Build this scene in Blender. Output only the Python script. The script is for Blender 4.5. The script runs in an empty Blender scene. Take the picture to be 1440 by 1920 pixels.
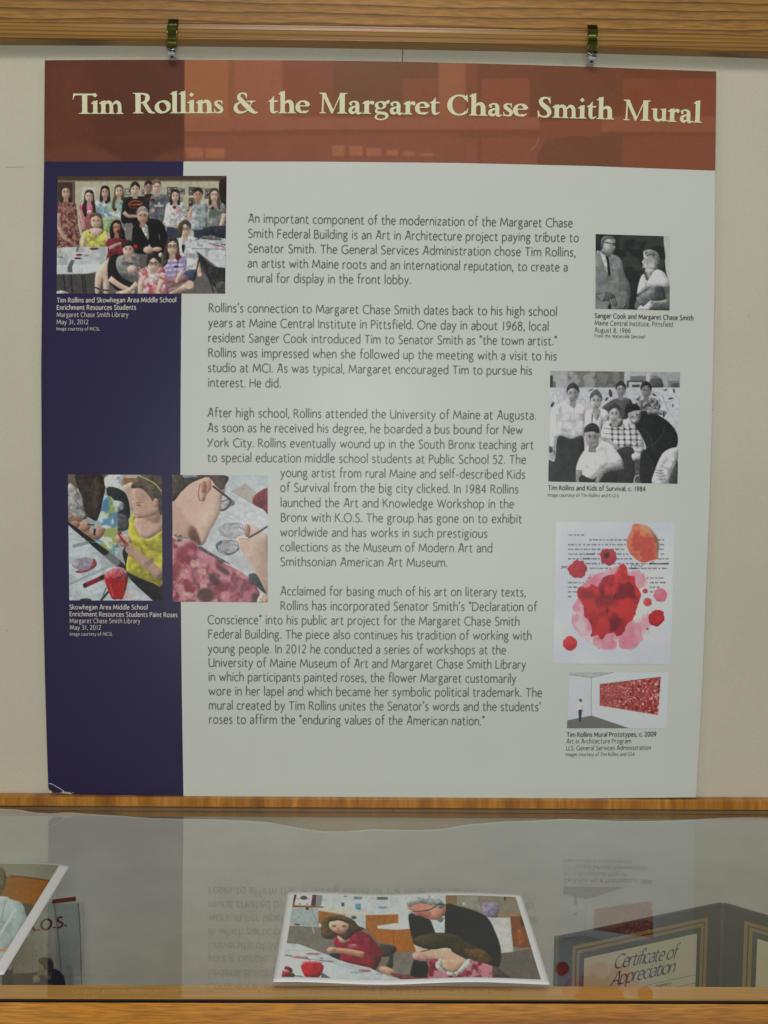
import bpy, math, random
import numpy as np
from mathutils import Vector, Matrix
random.seed(7)
RNG = np.random.default_rng(7)
SC = bpy.context.scene
COL = SC.collection

# ---------------------------------------------------------------- camera
F_PX = 1850.0
CAM = np.array([-0.01216, -1.33933, 0.48795])
PIT, YAW, ROLL = -0.06464434, 0.01629954, 0.01161215
FW = np.array([math.sin(YAW)*math.cos(PIT), math.cos(YAW)*math.cos(PIT), math.sin(PIT)])
_r = np.cross(FW, [0, 0, 1]); _r /= np.linalg.norm(_r); _u = np.cross(_r, FW)
RT = _r*math.cos(ROLL)+_u*math.sin(ROLL)
UP = -_r*math.sin(ROLL)+_u*math.cos(ROLL)
cd = bpy.data.cameras.new('camera'); cam = bpy.data.objects.new('camera', cd); COL.objects.link(cam)
cd.sensor_fit = 'HORIZONTAL'; cd.sensor_width = 36.0; cd.lens = F_PX/1440*36.0
cd.clip_start = 0.02; cd.clip_end = 100
M = Matrix(((RT[0], UP[0], -FW[0], CAM[0]), (RT[1], UP[1], -FW[1], CAM[1]), (RT[2], UP[2], -FW[2], CAM[2]), (0, 0, 0, 1)))
cam.matrix_world = M
SC.camera = cam

# ---------------------------------------------------------------- world (dim indoor surroundings), lamps, exposure
wd = bpy.data.worlds.new('World'); SC.world = wd; wd.use_nodes = True
wd.node_tree.nodes['Background'].inputs[0].default_value = (0.84, 0.88, 0.84, 1)
wd.node_tree.nodes['Background'].inputs[1].default_value = 0.26
def area(name, loc, target, size, power, col, sy=None):
    l = bpy.data.lights.new(name, 'AREA'); l.size = size; l.energy = power; l.color = col
    if sy: l.shape = 'RECTANGLE'; l.size_y = sy
    o = bpy.data.objects.new(name, l); COL.objects.link(o); o.location = loc
    o.rotation_euler = (Vector(target)-Vector(loc)).to_track_quat('-Z', 'Y').to_euler()
    return o
area('ceiling_lamp_left', (-2.5, -2.0, 2.1), (0.0, 0, 0.2), 0.8, 10, (1.0, 0.965, 0.90), 0.4)
area('ceiling_lamp_right', (2.3, -2.1, 2.2), (0.1, 0, 0.1), 1.1, 7, (1.0, 0.965, 0.90), 0.6)
area('case_fill_light', (-0.1, -1.5, 2.3), (0, -0.1, 0.0), 0.8, 20, (1.0, 0.97, 0.92), 0.4)  # unseen overhead fill, added to brighten the inside of the case
area('camera_flash', (-0.03, -1.44, 0.63), (0, 0, 0.36), 0.12, 2.6, (0.95, 0.98, 1.0))
area('low_fill_light', (0.1, -2.4, 0.12), (0, 0, 0.05), 1.5, 15, (0.95, 0.98, 1.0), 0.5)  # added soft fill behind the camera, lifts the lower poster
SC.view_settings.view_transform = 'Standard'; SC.view_settings.look = 'None'
SC.view_settings.gamma = 1; SC.view_settings.use_curve_mapping = False
SC.view_settings.exposure = -0.56

# ---------------------------------------------------------------- helpers
def ray(px, py):
    d = FW + RT*((px-720)/F_PX) + UP*((960-py)/F_PX)
    return d
def onY(px, py, Y=0.0):
    d = ray(px, py); t = (Y-CAM[1])/d[1]; return CAM+d*t
def onZ(px, py, Z):
    d = ray(px, py); t = (Z-CAM[2])/d[2]; return CAM+d*t
def onPlane(px, py, p0, n):
    d = ray(px, py); t = np.dot(np.asarray(p0)-CAM, n)/np.dot(d, n); return CAM+d*t
def topx(P):
    d = np.asarray(P)-CAM; z = d@FW
    return np.stack([720+F_PX*(d@RT)/z, 960-F_PX*(d@UP)/z], -1)
def lin(c):
    c = np.asarray(c, float)/255
    return np.where(c <= 0.04045, c/12.92, ((c+0.055)/1.055)**2.4)
GAIN = 1.72
def ap(*c, gain=None):
    g = GAIN if gain is None else gain
    return np.clip((lin(c)-0.006)*g, 0.004, 0.88)
def mkmesh(name, verts, faces, mat=None, parent=None, smooth=False):
    me = bpy.data.meshes.new(name)
    me.from_pydata([tuple(map(float, v)) for v in verts], [], faces)
    me.validate(); me.update()
    if mat: me.materials.append(mat)
    if smooth:
        me.polygons.foreach_set('use_smooth', [True]*len(me.polygons))
    o = bpy.data.objects.new(name, me); COL.objects.link(o)
    if parent:
        o.parent = parent
        o.matrix_parent_inverse = parent.matrix_basis.inverted()
    return o
def empty(name, loc, label, cat, group=None):
    o = bpy.data.objects.new(name, None); COL.objects.link(o); o.location = tuple(map(float, loc))
    o['label'] = label; o['category'] = cat
    o.empty_display_size = 0.02
    if group: o['group'] = group
    return o
class MB:
    def __init__(s): s.v = []; s.f = []
    def add(s, v, f):
        n = len(s.v); s.v += [tuple(p) for p in v]; s.f += [tuple(i+n for i in q) for q in f]
    def box(s, a, b):
        x0, y0, z0 = a; x1, y1, z1 = b
        s.add([(x0,y0,z0),(x1,y0,z0),(x1,y1,z0),(x0,y1,z0),(x0,y0,z1),(x1,y0,z1),(x1,y1,z1),(x0,y1,z1)],
              [(0,3,2,1),(4,5,6,7),(0,1,5,4),(1,2,6,5),(2,3,7,6),(3,0,4,7)])
    def tube(s, pts, r, n=10, close=False):
        pts = [Vector(p) for p in pts]; m = len(pts); rings = []
        for i, p in enumerate(pts):
            a = pts[(i-1) % m] if (close or i) else p; b = pts[(i+1) % m] if (close or i < m-1) else p
            t = (b-a).normalized(); up = Vector((0, 1, 0.01)) if abs(t.y) < .9 else Vector((1, 0, 0))
            e = t.cross(up).normalized(); g = t.cross(e)
            rr = r[i] if isinstance(r, (list, tuple)) else r
            rings.append([p+(e*math.cos(q)+g*math.sin(q))*rr for q in [2*math.pi*k/n for k in range(n)]])
        v = [q for R in rings for q in R]; f = []
        for i in range(m if close else m-1):
            j = (i+1) % m
            for k in range(n): f.append((i*n+k, i*n+(k+1) % n, j*n+(k+1) % n, j*n+k))
        if not close: f += [tuple(range(n))[::-1], tuple((m-1)*n+k for k in range(n))]
        s.add(v, f)
    def build(s, name, mat, parent=None, smooth=False, bevel=0):
        o = mkmesh(name, s.v, s.f, mat, parent, smooth)
        if bevel:
            b = o.modifiers.new('bevel', 'BEVEL'); b.width = bevel; b.segments = 2; b.limit_method = 'ANGLE'
        return o
def mat(name, col, rough=0.6, metal=0.0, spec=0.5, coat=0.0, coat_rough=0.1):
    m = bpy.data.materials.new(name); m.use_nodes = True
    b = m.node_tree.nodes['Principled BSDF']
    b.inputs['Base Color'].default_value = (*[float(c) for c in col], 1)
    b.inputs['Roughness'].default_value = rough; b.inputs['Metallic'].default_value = metal
    b.inputs['Specular IOR Level'].default_value = spec
    b.inputs['Coat Weight'].default_value = coat; b.inputs['Coat Roughness'].default_value = coat_rough
    return m
def N(m, t, **kw):
    n = m.node_tree.nodes.new(t)
    for k, v in kw.items(): setattr(n, k, v)
    return n
def ramp(n, stops):
    cr = n.color_ramp
    while len(cr.elements) > 1: cr.elements.remove(cr.elements[0])
    cr.elements[0].position = stops[0][0]; cr.elements[0].color = (*map(float, stops[0][1]), 1)
    for p, c in stops[1:]:
        e = cr.elements.new(p); e.color = (*map(float, c), 1)
def add_noise(m, col, amt=0.06, scale=40, fine=900, famt=0.05, bump=0.0, bscale=600, stretch=(1, 1, 1)):
    """mottle a plain colour with a broad and a fine noise, optional weave/grain bump"""
    nt = m.node_tree; L = nt.links.new; b = nt.nodes['Principled BSDF']
    tc = N(m, 'ShaderNodeTexCoord'); mp = N(m, 'ShaderNodeMapping'); mp.inputs['Scale'].default_value = stretch
    L(tc.outputs['Object'], mp.inputs['Vector'])
    n1 = N(m, 'ShaderNodeTexNoise'); n1.inputs['Scale'].default_value = scale; n1.inputs['Detail'].default_value = 4
    n2 = N(m, 'ShaderNodeTexNoise'); n2.inputs['Scale'].default_value = fine; n2.inputs['Detail'].default_value = 2
    for n in (n1, n2): L(mp.outputs[0], n.inputs['Vector'])
    r1 = N(m, 'ShaderNodeMapRange'); r1.inputs[1].default_value = .3; r1.inputs[2].default_value = .7
    r1.inputs[3].default_value = 1-amt; r1.inputs[4].default_value = 1+amt
    r2 = N(m, 'ShaderNodeMapRange'); r2.inputs[1].default_value = .3; r2.inputs[2].default_value = .7
    r2.inputs[3].default_value = 1-famt; r2.inputs[4].default_value = 1+famt
    L(n1.outputs[0], r1.inputs[0]); L(n2.outputs[0], r2.inputs[0])
    mu = N(m, 'ShaderNodeMath', operation='MULTIPLY'); L(r1.outputs[0], mu.inputs[0]); L(r2.outputs[0], mu.inputs[1])
    vm = N(m, 'ShaderNodeVectorMath', operation='SCALE'); vm.inputs[0].default_value = [float(c) for c in col]
    L(mu.outputs[0], vm.inputs['Scale']); L(vm.outputs[0], b.inputs['Base Color'])
    if bump:
        n3 = N(m, 'ShaderNodeTexNoise'); n3.inputs['Scale'].default_value = bscale; n3.inputs['Detail'].default_value = 3
        L(mp.outputs[0], n3.inputs['Vector'])
        bp = N(m, 'ShaderNodeBump'); bp.inputs['Strength'].default_value = bump; bp.inputs['Distance'].default_value = .001
        L(n3.outputs[0], bp.inputs['Height']); L(bp.outputs[0], b.inputs['Normal'])
    return m
def wood(name, dark, light, pore, axis='X', ring=18.0, dist=3.0, rough=0.42, stretch=0.06, contrast=1.0, off=(0, 0, 0), coat=0.15, fine=.5):
    """plain-sawn grain running along an axis: distorted wave rings, streaks and short pores"""
    m = mat(name, light, rough, coat=coat, coat_rough=.25); nt = m.node_tree; L = nt.links.new; b = nt.nodes['Principled BSDF']
    tc = N(m, 'ShaderNodeTexCoord'); mp = N(m, 'ShaderNodeMapping')
    sc = {'X': (stretch, 1, 1), 'Z': (1, 1, stretch), 'Y': (1, stretch, 1)}[axis]
    mp.inputs['Scale'].default_value = sc; mp.inputs['Location'].default_value = off
    L(tc.outputs['Object'], mp.inputs['Vector'])
    wv = N(m, 'ShaderNodeTexWave', wave_type='BANDS', bands_direction='Z' if axis == 'X' else 'X', wave_profile='SAW')
    wv.inputs['Scale'].default_value = ring; wv.inputs['Distortion'].default_value = dist
    wv.inputs['Detail'].default_value = 3; wv.inputs['Detail Scale'].default_value = 1.2; wv.inputs['Detail Roughness'].default_value = .5
    L(mp.outputs[0], wv.inputs['Vector'])
    rp = N(m, 'ShaderNodeValToRGB'); L(wv.outputs['Fac'], rp.inputs[0])
    ramp(rp, [(0.0, light), (0.5, light*0.86+dark*.14), (0.80, light*.5+dark*.5), (0.93, dark), (1.0, light*.8+dark*.2)])
    st = N(m, 'ShaderNodeTexNoise'); st.inputs['Scale'].default_value = 420; st.inputs['Detail'].default_value = 3
    mp2 = N(m, 'ShaderNodeMapping'); s2 = {'X': (stretch*fine, 1, 1), 'Z': (1, 1, stretch*fine), 'Y': (1, stretch*fine, 1)}[axis]
    mp2.inputs['Scale'].default_value = s2
    L(tc.outputs['Object'], mp2.inputs['Vector']); L(mp2.outputs[0], st.inputs['Vector'])
    mr = N(m, 'ShaderNodeMapRange'); mr.inputs[1].default_value = .35; mr.inputs[2].default_value = .65
    mr.inputs[3].default_value = 1-.16*contrast; mr.inputs[4].default_value = 1+.12*contrast; L(st.outputs[0], mr.inputs[0])
    bl = N(m, 'ShaderNodeTexNoise'); bl.inputs['Scale'].default_value = 9; L(mp.outputs[0], bl.inputs['Vector'])
    mb = N(m, 'ShaderNodeMapRange'); mb.inputs[1].default_value = .3; mb.inputs[2].default_value = .7
    mb.inputs[3].default_value = 1-.12*contrast; mb.inputs[4].default_value = 1+.10*contrast; L(bl.outputs[0], mb.inputs[0])
    mu = N(m, 'ShaderNodeMath', operation='MULTIPLY'); L(mr.outputs[0], mu.inputs[0]); L(mb.outputs[0], mu.inputs[1])
    vm = N(m, 'ShaderNodeVectorMath', operation='SCALE'); L(rp.outputs[0], vm.inputs[0]); L(mu.outputs[0], vm.inputs['Scale'])
    L(vm.outputs[0], b.inputs['Base Color'])
    bp = N(m, 'ShaderNodeBump'); bp.inputs['Strength'].default_value = .25; bp.inputs['Distance'].default_value = .0006
    L(st.outputs[0], bp.inputs['Height']); L(bp.outputs[0], b.inputs['Normal'])
    return m
def vcmat(name, rough=0.42, spec=0.4):
    m = mat(name, (1, 1, 1), rough, spec=spec); b = m.node_tree.nodes['Principled BSDF']
    a = N(m, 'ShaderNodeAttribute', attribute_name='print'); m.node_tree.links.new(a.outputs['Color'], b.inputs['Base Color'])
    return m

# ---------------------------------------------------------------- print painter (draws in photograph-sized units, result goes on mesh vertices)
def smooth_pts(pts, closed=True, k=5):
    P = np.asarray(pts, float)
    if len(P) < 3: return P
    n = len(P); out = []
    rng = range(n) if closed else range(n-1)
    for i in rng:
        p0 = P[(i-1) % n] if (closed or i > 0) else P[0]; p1 = P[i]; p2 = P[(i+1) % n]
        p3 = P[(i+2) % n] if (closed or i+2 < n) else P[-1]
        for t in np.arange(k)/k:
            out.append(.5*((2*p1)+(-p0+p2)*t+(2*p0-5*p1+4*p2-p3)*t*t+(-p0+3*p1-3*p2+p3)*t**3))
    if not closed: out.append(P[-1])
    return np.array(out)
def fbm(h, w, cell, seed=0, octs=4):
    r = np.random.default_rng(seed); out = np.zeros((h, w)); a = 1; tot = 0
    for o in range(octs):
        c = max(2.0, cell/2**o); gh, gw = int(h/c)+3, int(w/c)+3
        g = r.random((gh, gw)); y = np.arange(h)/c; x = np.arange(w)/c
        yi = y.astype(int); xi = x.astype(int); fy = (y-yi)[:, None]; fx = (x-xi)[None]
        fy = fy*fy*(3-2*fy); fx = fx*fx*(3-2*fx)
        v = (g[yi][:, xi]*(1-fy)*(1-fx)+g[yi+1][:, xi]*fy*(1-fx)+g[yi][:, xi+1]*(1-fy)*fx+g[yi+1][:, xi+1]*fy*fx)
        out += v*a; tot += a; a *= .5
    return out/tot
class Paint:
    """ox, oy, s: the drawing frame (units of s per picture pixel); bb: picture box; d: raster cells per pixel"""
    def __init__(s, frame, bb, d, bg):
        s.ox, s.oy, s.s = frame; s.x0, s.y0, s.x1, s.y1 = bb; s.d = d
        s.w = int((s.x1-s.x0)*d)+1; s.h = int((s.y1-s.y0)*d)+1
        s.im = np.ones((s.h, s.w, 3))*np.array(bg, float); s.k = d/s.s
        s.sd = 0; s.vol = 0.0; s.crease = 1.0
    def T(s, pts):
        P = np.asarray(pts, float)
        return np.stack([(s.ox+P[..., 0]/s.s-s.x0)*s.d, (s.oy+P[..., 1]/s.s-s.y0)*s.d], -1)
    def mask(s, P, feather=0):
        pad = 2+int(feather*2)
        x0 = max(0, int(P[:, 0].min())-pad); x1 = min(s.w, int(P[:, 0].max())+pad+1)
        y0 = max(0, int(P[:, 1].min())-pad); y1 = min(s.h, int(P[:, 1].max())+pad+1)
        if x1 <= x0 or y1 <= y0: return None
        SS = 2
        xs = x0+(np.arange((x1-x0)*SS)+.5)/SS; ys = y0+(np.arange((y1-y0)*SS)+.5)/SS
        m = np.zeros((len(ys), len(xs)), bool)
        Q = np.roll(P, -1, 0)
        for a, b in zip(P, Q):
            if a[1] == b[1]: continue
            lo, hi = (a, b) if a[1] < b[1] else (b, a)
            r = (ys >= lo[1]) & (ys < hi[1])
            if not r.any(): continue
            xc = lo[0]+(ys[r]-lo[1])*(hi[0]-lo[0])/(hi[1]-lo[1])
            m[r] ^= xs[None] < xc[:, None]
        f = m.reshape(y1-y0, SS, x1-x0, SS).mean((1, 3))
        if feather > 0: f = blur(f, feather)
        return (slice(y0, y1), slice(x0, x1)), f
    def put(s, mk, col, a=1.0, tex=0.0, cell=6, vol=None):
        if mk is None: return
        sl, f = mk; f = (f*a)[..., None]; c = np.ones(f.shape[:2]+(3,))*np.array(col, float)
        if tex:
            s.sd += 1; n = fbm(f.shape[0], f.shape[1], cell*s.d, s.sd)[..., None]; c = c*(1+tex*(n-.5)*2)
        v = s.vol if vol is None else vol
        h, w = f.shape[:2]
        if v and min(h, w) > 5:
            m = f[..., 0]; r = min(.16*min(h, w)+.8, 6.0); B = blur(m, r); k = max(1, int(r*.7))
            P_ = np.pad(B, k, 'edge'); e = P_[2*k:, 2*k:]-P_[:-2*k, :-2*k]
            s.sd += 1; fold = fbm(h, w, max(4.0, .22*min(h, w)), s.sd, 4); st = np.pad(fold, k, 'edge'); fe = (st[2*k:, k:-k]-st[:-2*k, k:-k])
            q = np.array(col, float).ravel()[:3]; skin = (q[0] > q[1] > q[2]) and 24 < q[0]-q[2] < 85 and 140 < q[0] < 215
            cr = (0.0 if skin else 1.0)*s.crease; fw = .12 if skin else .55
            rg = (1-np.abs(2*fbm(h, w, max(3.0, .16*max(h, w)), s.sd+500, 3)-1))**6
            c = c*np.clip(1+v*(.60*e+.22*(B-.75)+fw*(fold-.5)-.42*cr*rg+.25*cr*fe), .45, 1.35)[..., None]
        s.im[sl] = s.im[sl]*(1-f)+c*f
    def poly(s, pts, col, sm=True, a=1.0, ft=0.0, tex=0.10, cell=6, vol=None):
        P = s.T(pts)
        if sm: P = smooth_pts(P)
        s.put(s.mask(P, ft*s.k), col, a, tex, cell, vol if (sm or vol is not None) else 0)
    def ell(s, cx, cy, rx, ry, col, rot=0, a=1.0, ft=0.0, tex=0.06, cell=5, vol=None):
        t = np.linspace(0, 2*np.pi, 25)[:-1]; c, q = math.cos(rot), math.sin(rot)
        X = rx*np.cos(t); Y = ry*np.sin(t)
        s.put(s.mask(s.T(np.stack([cx+X*c-Y*q, cy+X*q+Y*c], -1)), ft*s.k), col, a, tex, cell, vol if ft == 0 else 0)
    def rect(s, x0, y0, x1, y1, col, **k): s.poly([(x0, y0), (x1, y0), (x1, y1), (x0, y1)], col, sm=False, **k)
    def line(s, pts, w, col, sm=True, a=1.0, ft=0.0, tex=0.0):
        P = s.T(pts)
        if sm and len(P) > 2: P = smooth_pts(P, False, 4)
        w = w*s.k/2; d = np.gradient(P, axis=0); d /= np.maximum(np.linalg.norm(d, axis=1), 1e-6)[:, None]
        n = np.stack([-d[:, 1], d[:, 0]], -1)
        s.put(s.mask(np.concatenate([P+n*w, (P-n*w)[::-1]]), ft*s.k), col, a, tex, 6, 0)
    def limb(s, pts, w0, w1, col, **k):
        P = smooth_pts(np.asarray(pts, float), False, 4); t = np.linspace(0, 1, len(P))[:, None]; w = (w0+(w1-w0)*t)/2
        d = np.gradient(P, axis=0); d /= np.maximum(np.linalg.norm(d, axis=1), 1e-6)[:, None]; n = np.stack([-d[:, 1], d[:, 0]], -1)
        s.poly(np.concatenate([P+n*w, (P-n*w)[::-1]]), col, sm=False, vol=s.vol, **k)
        s.ell(P[-1][0], P[-1][1], w1*.52, w1*.52, col, vol=0)
    def mottle(s, x0, y0, x1, y1, col, amt, cell, thr=.5, seed=1, soft=.08, maskpts=None):
        """irregular patches of a second colour inside a box or outline (flower prints, tie-dye)"""
        P = s.T([(x0, y0), (x1, y0), (x1, y1), (x0, y1)] if maskpts is None else maskpts)
        mk = s.mask(smooth_pts(P) if maskpts is not None else P)
        if mk is None: return
        sl, f = mk; n = fbm(f.shape[0], f.shape[1], cell*s.k, seed, 3)
        g = np.clip((n-thr)/soft+.5, 0, 1)*f*amt
        s.im[sl] = s.im[sl]*(1-g[..., None])+np.array(col, float)*g[..., None]
    def face(s, x, y, rx, ry, skin, hair=None, glasses=False, rot=0.0, style='long', smile=True, turn=0.0):
        sk = np.array(skin, float)
        if hair is not None:
            if style == 'long':
                s.poly([(x-rx*1.25, y+ry*1.7), (x-rx*1.22, y-ry*.2), (x-rx*.85, y-ry*1.05), (x, y-ry*1.28), (x+rx*.85, y-ry*1.05), (x+rx*1.22, y-ry*.2), (x+rx*1.25, y+ry*1.7), (x, y+ry*1.3)], hair, tex=.3, cell=3)
            else:
                s.ell(x, y-ry*.35, rx*1.12, ry*1.1, hair, rot, tex=.25)
        s.poly([(x-rx*.45, y+ry*.6), (x+rx*.45, y+ry*.6), (x+rx*.6, y+ry*1.6), (x-rx*.6, y+ry*1.6)], sk*.86, sm=False)
        s.ell(x, y, rx, ry, sk, rot, tex=.05)
        s.ell(x+rx*(.5-turn), y+ry*.2, rx*.5, ry*.75, sk*.88, rot, a=.6, ft=rx*.25)
        s.ell(x-rx*(.25+turn*.4), y-ry*.05, rx*.45, ry*.4, np.minimum(sk*1.1, 240), rot, a=.5, ft=rx*.2)
        if hair is not None:
            s.poly([(x-rx*1.1, y-ry*.1), (x-rx*1.0, y-ry*.9), (x, y-ry*1.28), (x+rx*1.0, y-ry*.9), (x+rx*1.1, y-ry*.1), (x+rx*.8, y-ry*.55), (x+rx*.1, y-ry*.78), (x-rx*.75, y-ry*.6)], hair, tex=.25, cell=3)
            hc = np.array(hair, float); g = np.random.default_rng(int(x*7+y))
            for k in range(9):
                q = -1 if k % 2 else 1; u = g.uniform(.75, 1.15); top = g.uniform(-1.0, -.5); end = g.uniform(.5, 1.6) if style == 'long' else g.uniform(-.5, -.1)
                s.line([(x+q*rx*.2*u, y+ry*top*1.1), (x+q*rx*u, y-ry*.4), (x+q*rx*(u+.08), y+ry*end)], rx*.11, np.clip(hc*g.uniform(.55, 1.7), 15, 200), a=.7)
        tx = turn*rx*.5
        for q in (-1, 1):
            s.ell(x+q*rx*.38+tx, y-ry*.12, rx*.19, ry*.10, sk*.34)
            s.ell(x+q*rx*.38+tx, y-ry*.10, rx*.32, ry*.20, sk*.74, a=.5, ft=rx*.12)
            s.line([(x+q*rx*.58+tx, y-ry*.28), (x+q*rx*.2+tx, y-ry*.3)], ry*.08, sk*.55, a=.8)
            if glasses:
                t = np.linspace(0, 2*np.pi, 9); s.line(np.stack([x+q*rx*.42+tx+rx*.34*np.cos(t), y-ry*.1+ry*.22*np.sin(t)], -1), rx*.09, (45, 38, 38))
        s.line([(x+tx, y-ry*.05), (x+tx+rx*.12, y+ry*.25)], rx*.12, sk*.8, a=.8)
        if smile:
            s.poly([(x-rx*.36+tx, y+ry*.42), (x+tx, y+ry*.48), (x+rx*.36+tx, y+ry*.42), (x+tx, y+ry*.66)], (sk*.6)*np.array([1.1, .8, .8]))
            s.line([(x-rx*.25+tx, y+ry*.49), (x+tx, y+ry*.54), (x+rx*.25+tx, y+ry*.49)], ry*.08, np.minimum(sk*1.15, 235))
        else:
            s.line([(x-rx*.28+tx, y+ry*.5), (x+rx*.28+tx, y+ry*.5)], ry*.1, (sk*.6)*np.array([1.1, .8, .8]))
    def finish(s, grain=2.0, soft=0.6, sat=1.0, con=1.0, lift=0.0):
        im = s.im
        if sat != 1: g_ = im.mean(-1, keepdims=True); im = g_+(im-g_)*sat
        im = (im-110)*con+110+lift
        if s.vol: im = im*(1+.10*(fbm(s.h, s.w, s.w*.3, 77, 2)[..., None]-.5))+(fbm(s.h, s.w, 3.2*s.d, 78, 2)[..., None]-.5)*5*s.vol
        if soft: im = np.stack([blur(im[..., c], soft*s.d) for c in range(3)], -1)
        g = fbm(s.h, s.w, 2.0*s.d, 99, 2)[..., None]-.5
        im = im+g*grain*6
        im = im+RNG.normal(0, grain, im.shape[:2]+(1,))
        s.im = np.clip(im, 4, 250)
        return s
    def sample(s, px):
        x = np.clip((px[:, 0]-s.x0)*s.d-.5, 0, s.w-1.001); y = np.clip((px[:, 1]-s.y0)*s.d-.5, 0, s.h-1.001)
        xi = x.astype(int); yi = y.astype(int); fx = (x-xi)[:, None]; fy = (y-yi)[:, None]
        I = s.im
        return I[yi, xi]*(1-fx)*(1-fy)+I[yi, np.minimum(xi+1, s.w-1)]*fx*(1-fy)+I[np.minimum(yi+1, s.h-1), xi]*(1-fx)*fy+I[np.minimum(yi+1, s.h-1), np.minimum(xi+1, s.w-1)]*fx*fy
def blur(a, r):
    if r < .3: return a
    n = int(max(1, math.ceil(r*2.5))); k = np.exp(-.5*(np.arange(-n, n+1)/r)**2); k /= k.sum()
    p = np.pad(a, ((n, n), (0, 0)), 'edge'); a = sum(k[i]*p[i:i+a.shape[0]] for i in range(2*n+1))
    p = np.pad(a, ((0, 0), (n, n)), 'edge'); return sum(k[i]*p[:, i:i+a.shape[1]] for i in range(2*n+1))
def grid_print(name, surf, nu, nv, paint, material, parent, gain=None, kx=None):
    """a sheet mesh (surf(u,v) arrays -> world points) whose printed picture is held as vertex colours"""
    u, v = np.meshgrid(np.linspace(0, 1, nu), np.linspace(0, 1, nv)); u = u.ravel(); v = v.ravel()
    P, PX = surf(u, v)
    me = bpy.data.meshes.new(name); nf = (nu-1)*(nv-1)
    i = (np.arange(nv-1)[:, None]*nu+np.arange(nu-1)[None]).ravel()
    q = np.stack([i, i+nu, i+nu+1, i+1], -1).ravel()
    me.vertices.add(len(P)); me.vertices.foreach_set('co', P.astype(np.float32).ravel())
    me.loops.add(nf*4); me.loops.foreach_set('vertex_index', q.astype(np.int32))
    me.polygons.add(nf); me.polygons.foreach_set('loop_start', np.arange(nf, dtype=np.int32)*4)
    me.update(calc_edges=True)
    c = paint.sample(PX) if paint is not None else None
    g = GAIN if gain is None else gain
    rgb = np.clip((lin(c)-.006)*g, .004, .88)
    at = me.color_attributes.new('print', 'FLOAT_COLOR', 'POINT')
    at.data.foreach_set('color', np.concatenate([rgb, np.ones((len(rgb), 1))], 1).astype(np.float32).ravel())
    me.materials.append(material)
    o = bpy.data.objects.new(name, me); COL.objects.link(o)
    if parent: o.parent = parent; o.matrix_parent_inverse = parent.matrix_basis.inverted()
    return o
def panel_surf(frame, quad, Y):
    ox, oy, s = frame; Q = np.array([(ox+x/s, oy+y/s) for x, y in quad])
    C = np.array([onY(x, y, Y) for x, y in Q])
    def f(u, v):
        u = u[:, None]; v = v[:, None]
        P = C[0]*(1-u)*(1-v)+C[1]*u*(1-v)+C[2]*u*v+C[3]*(1-u)*v
        return P, topx(P)
    return f, (Q[:, 0].min()-1, Q[:, 1].min()-1, Q[:, 0].max()+1, Q[:, 1].max()+1)

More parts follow.
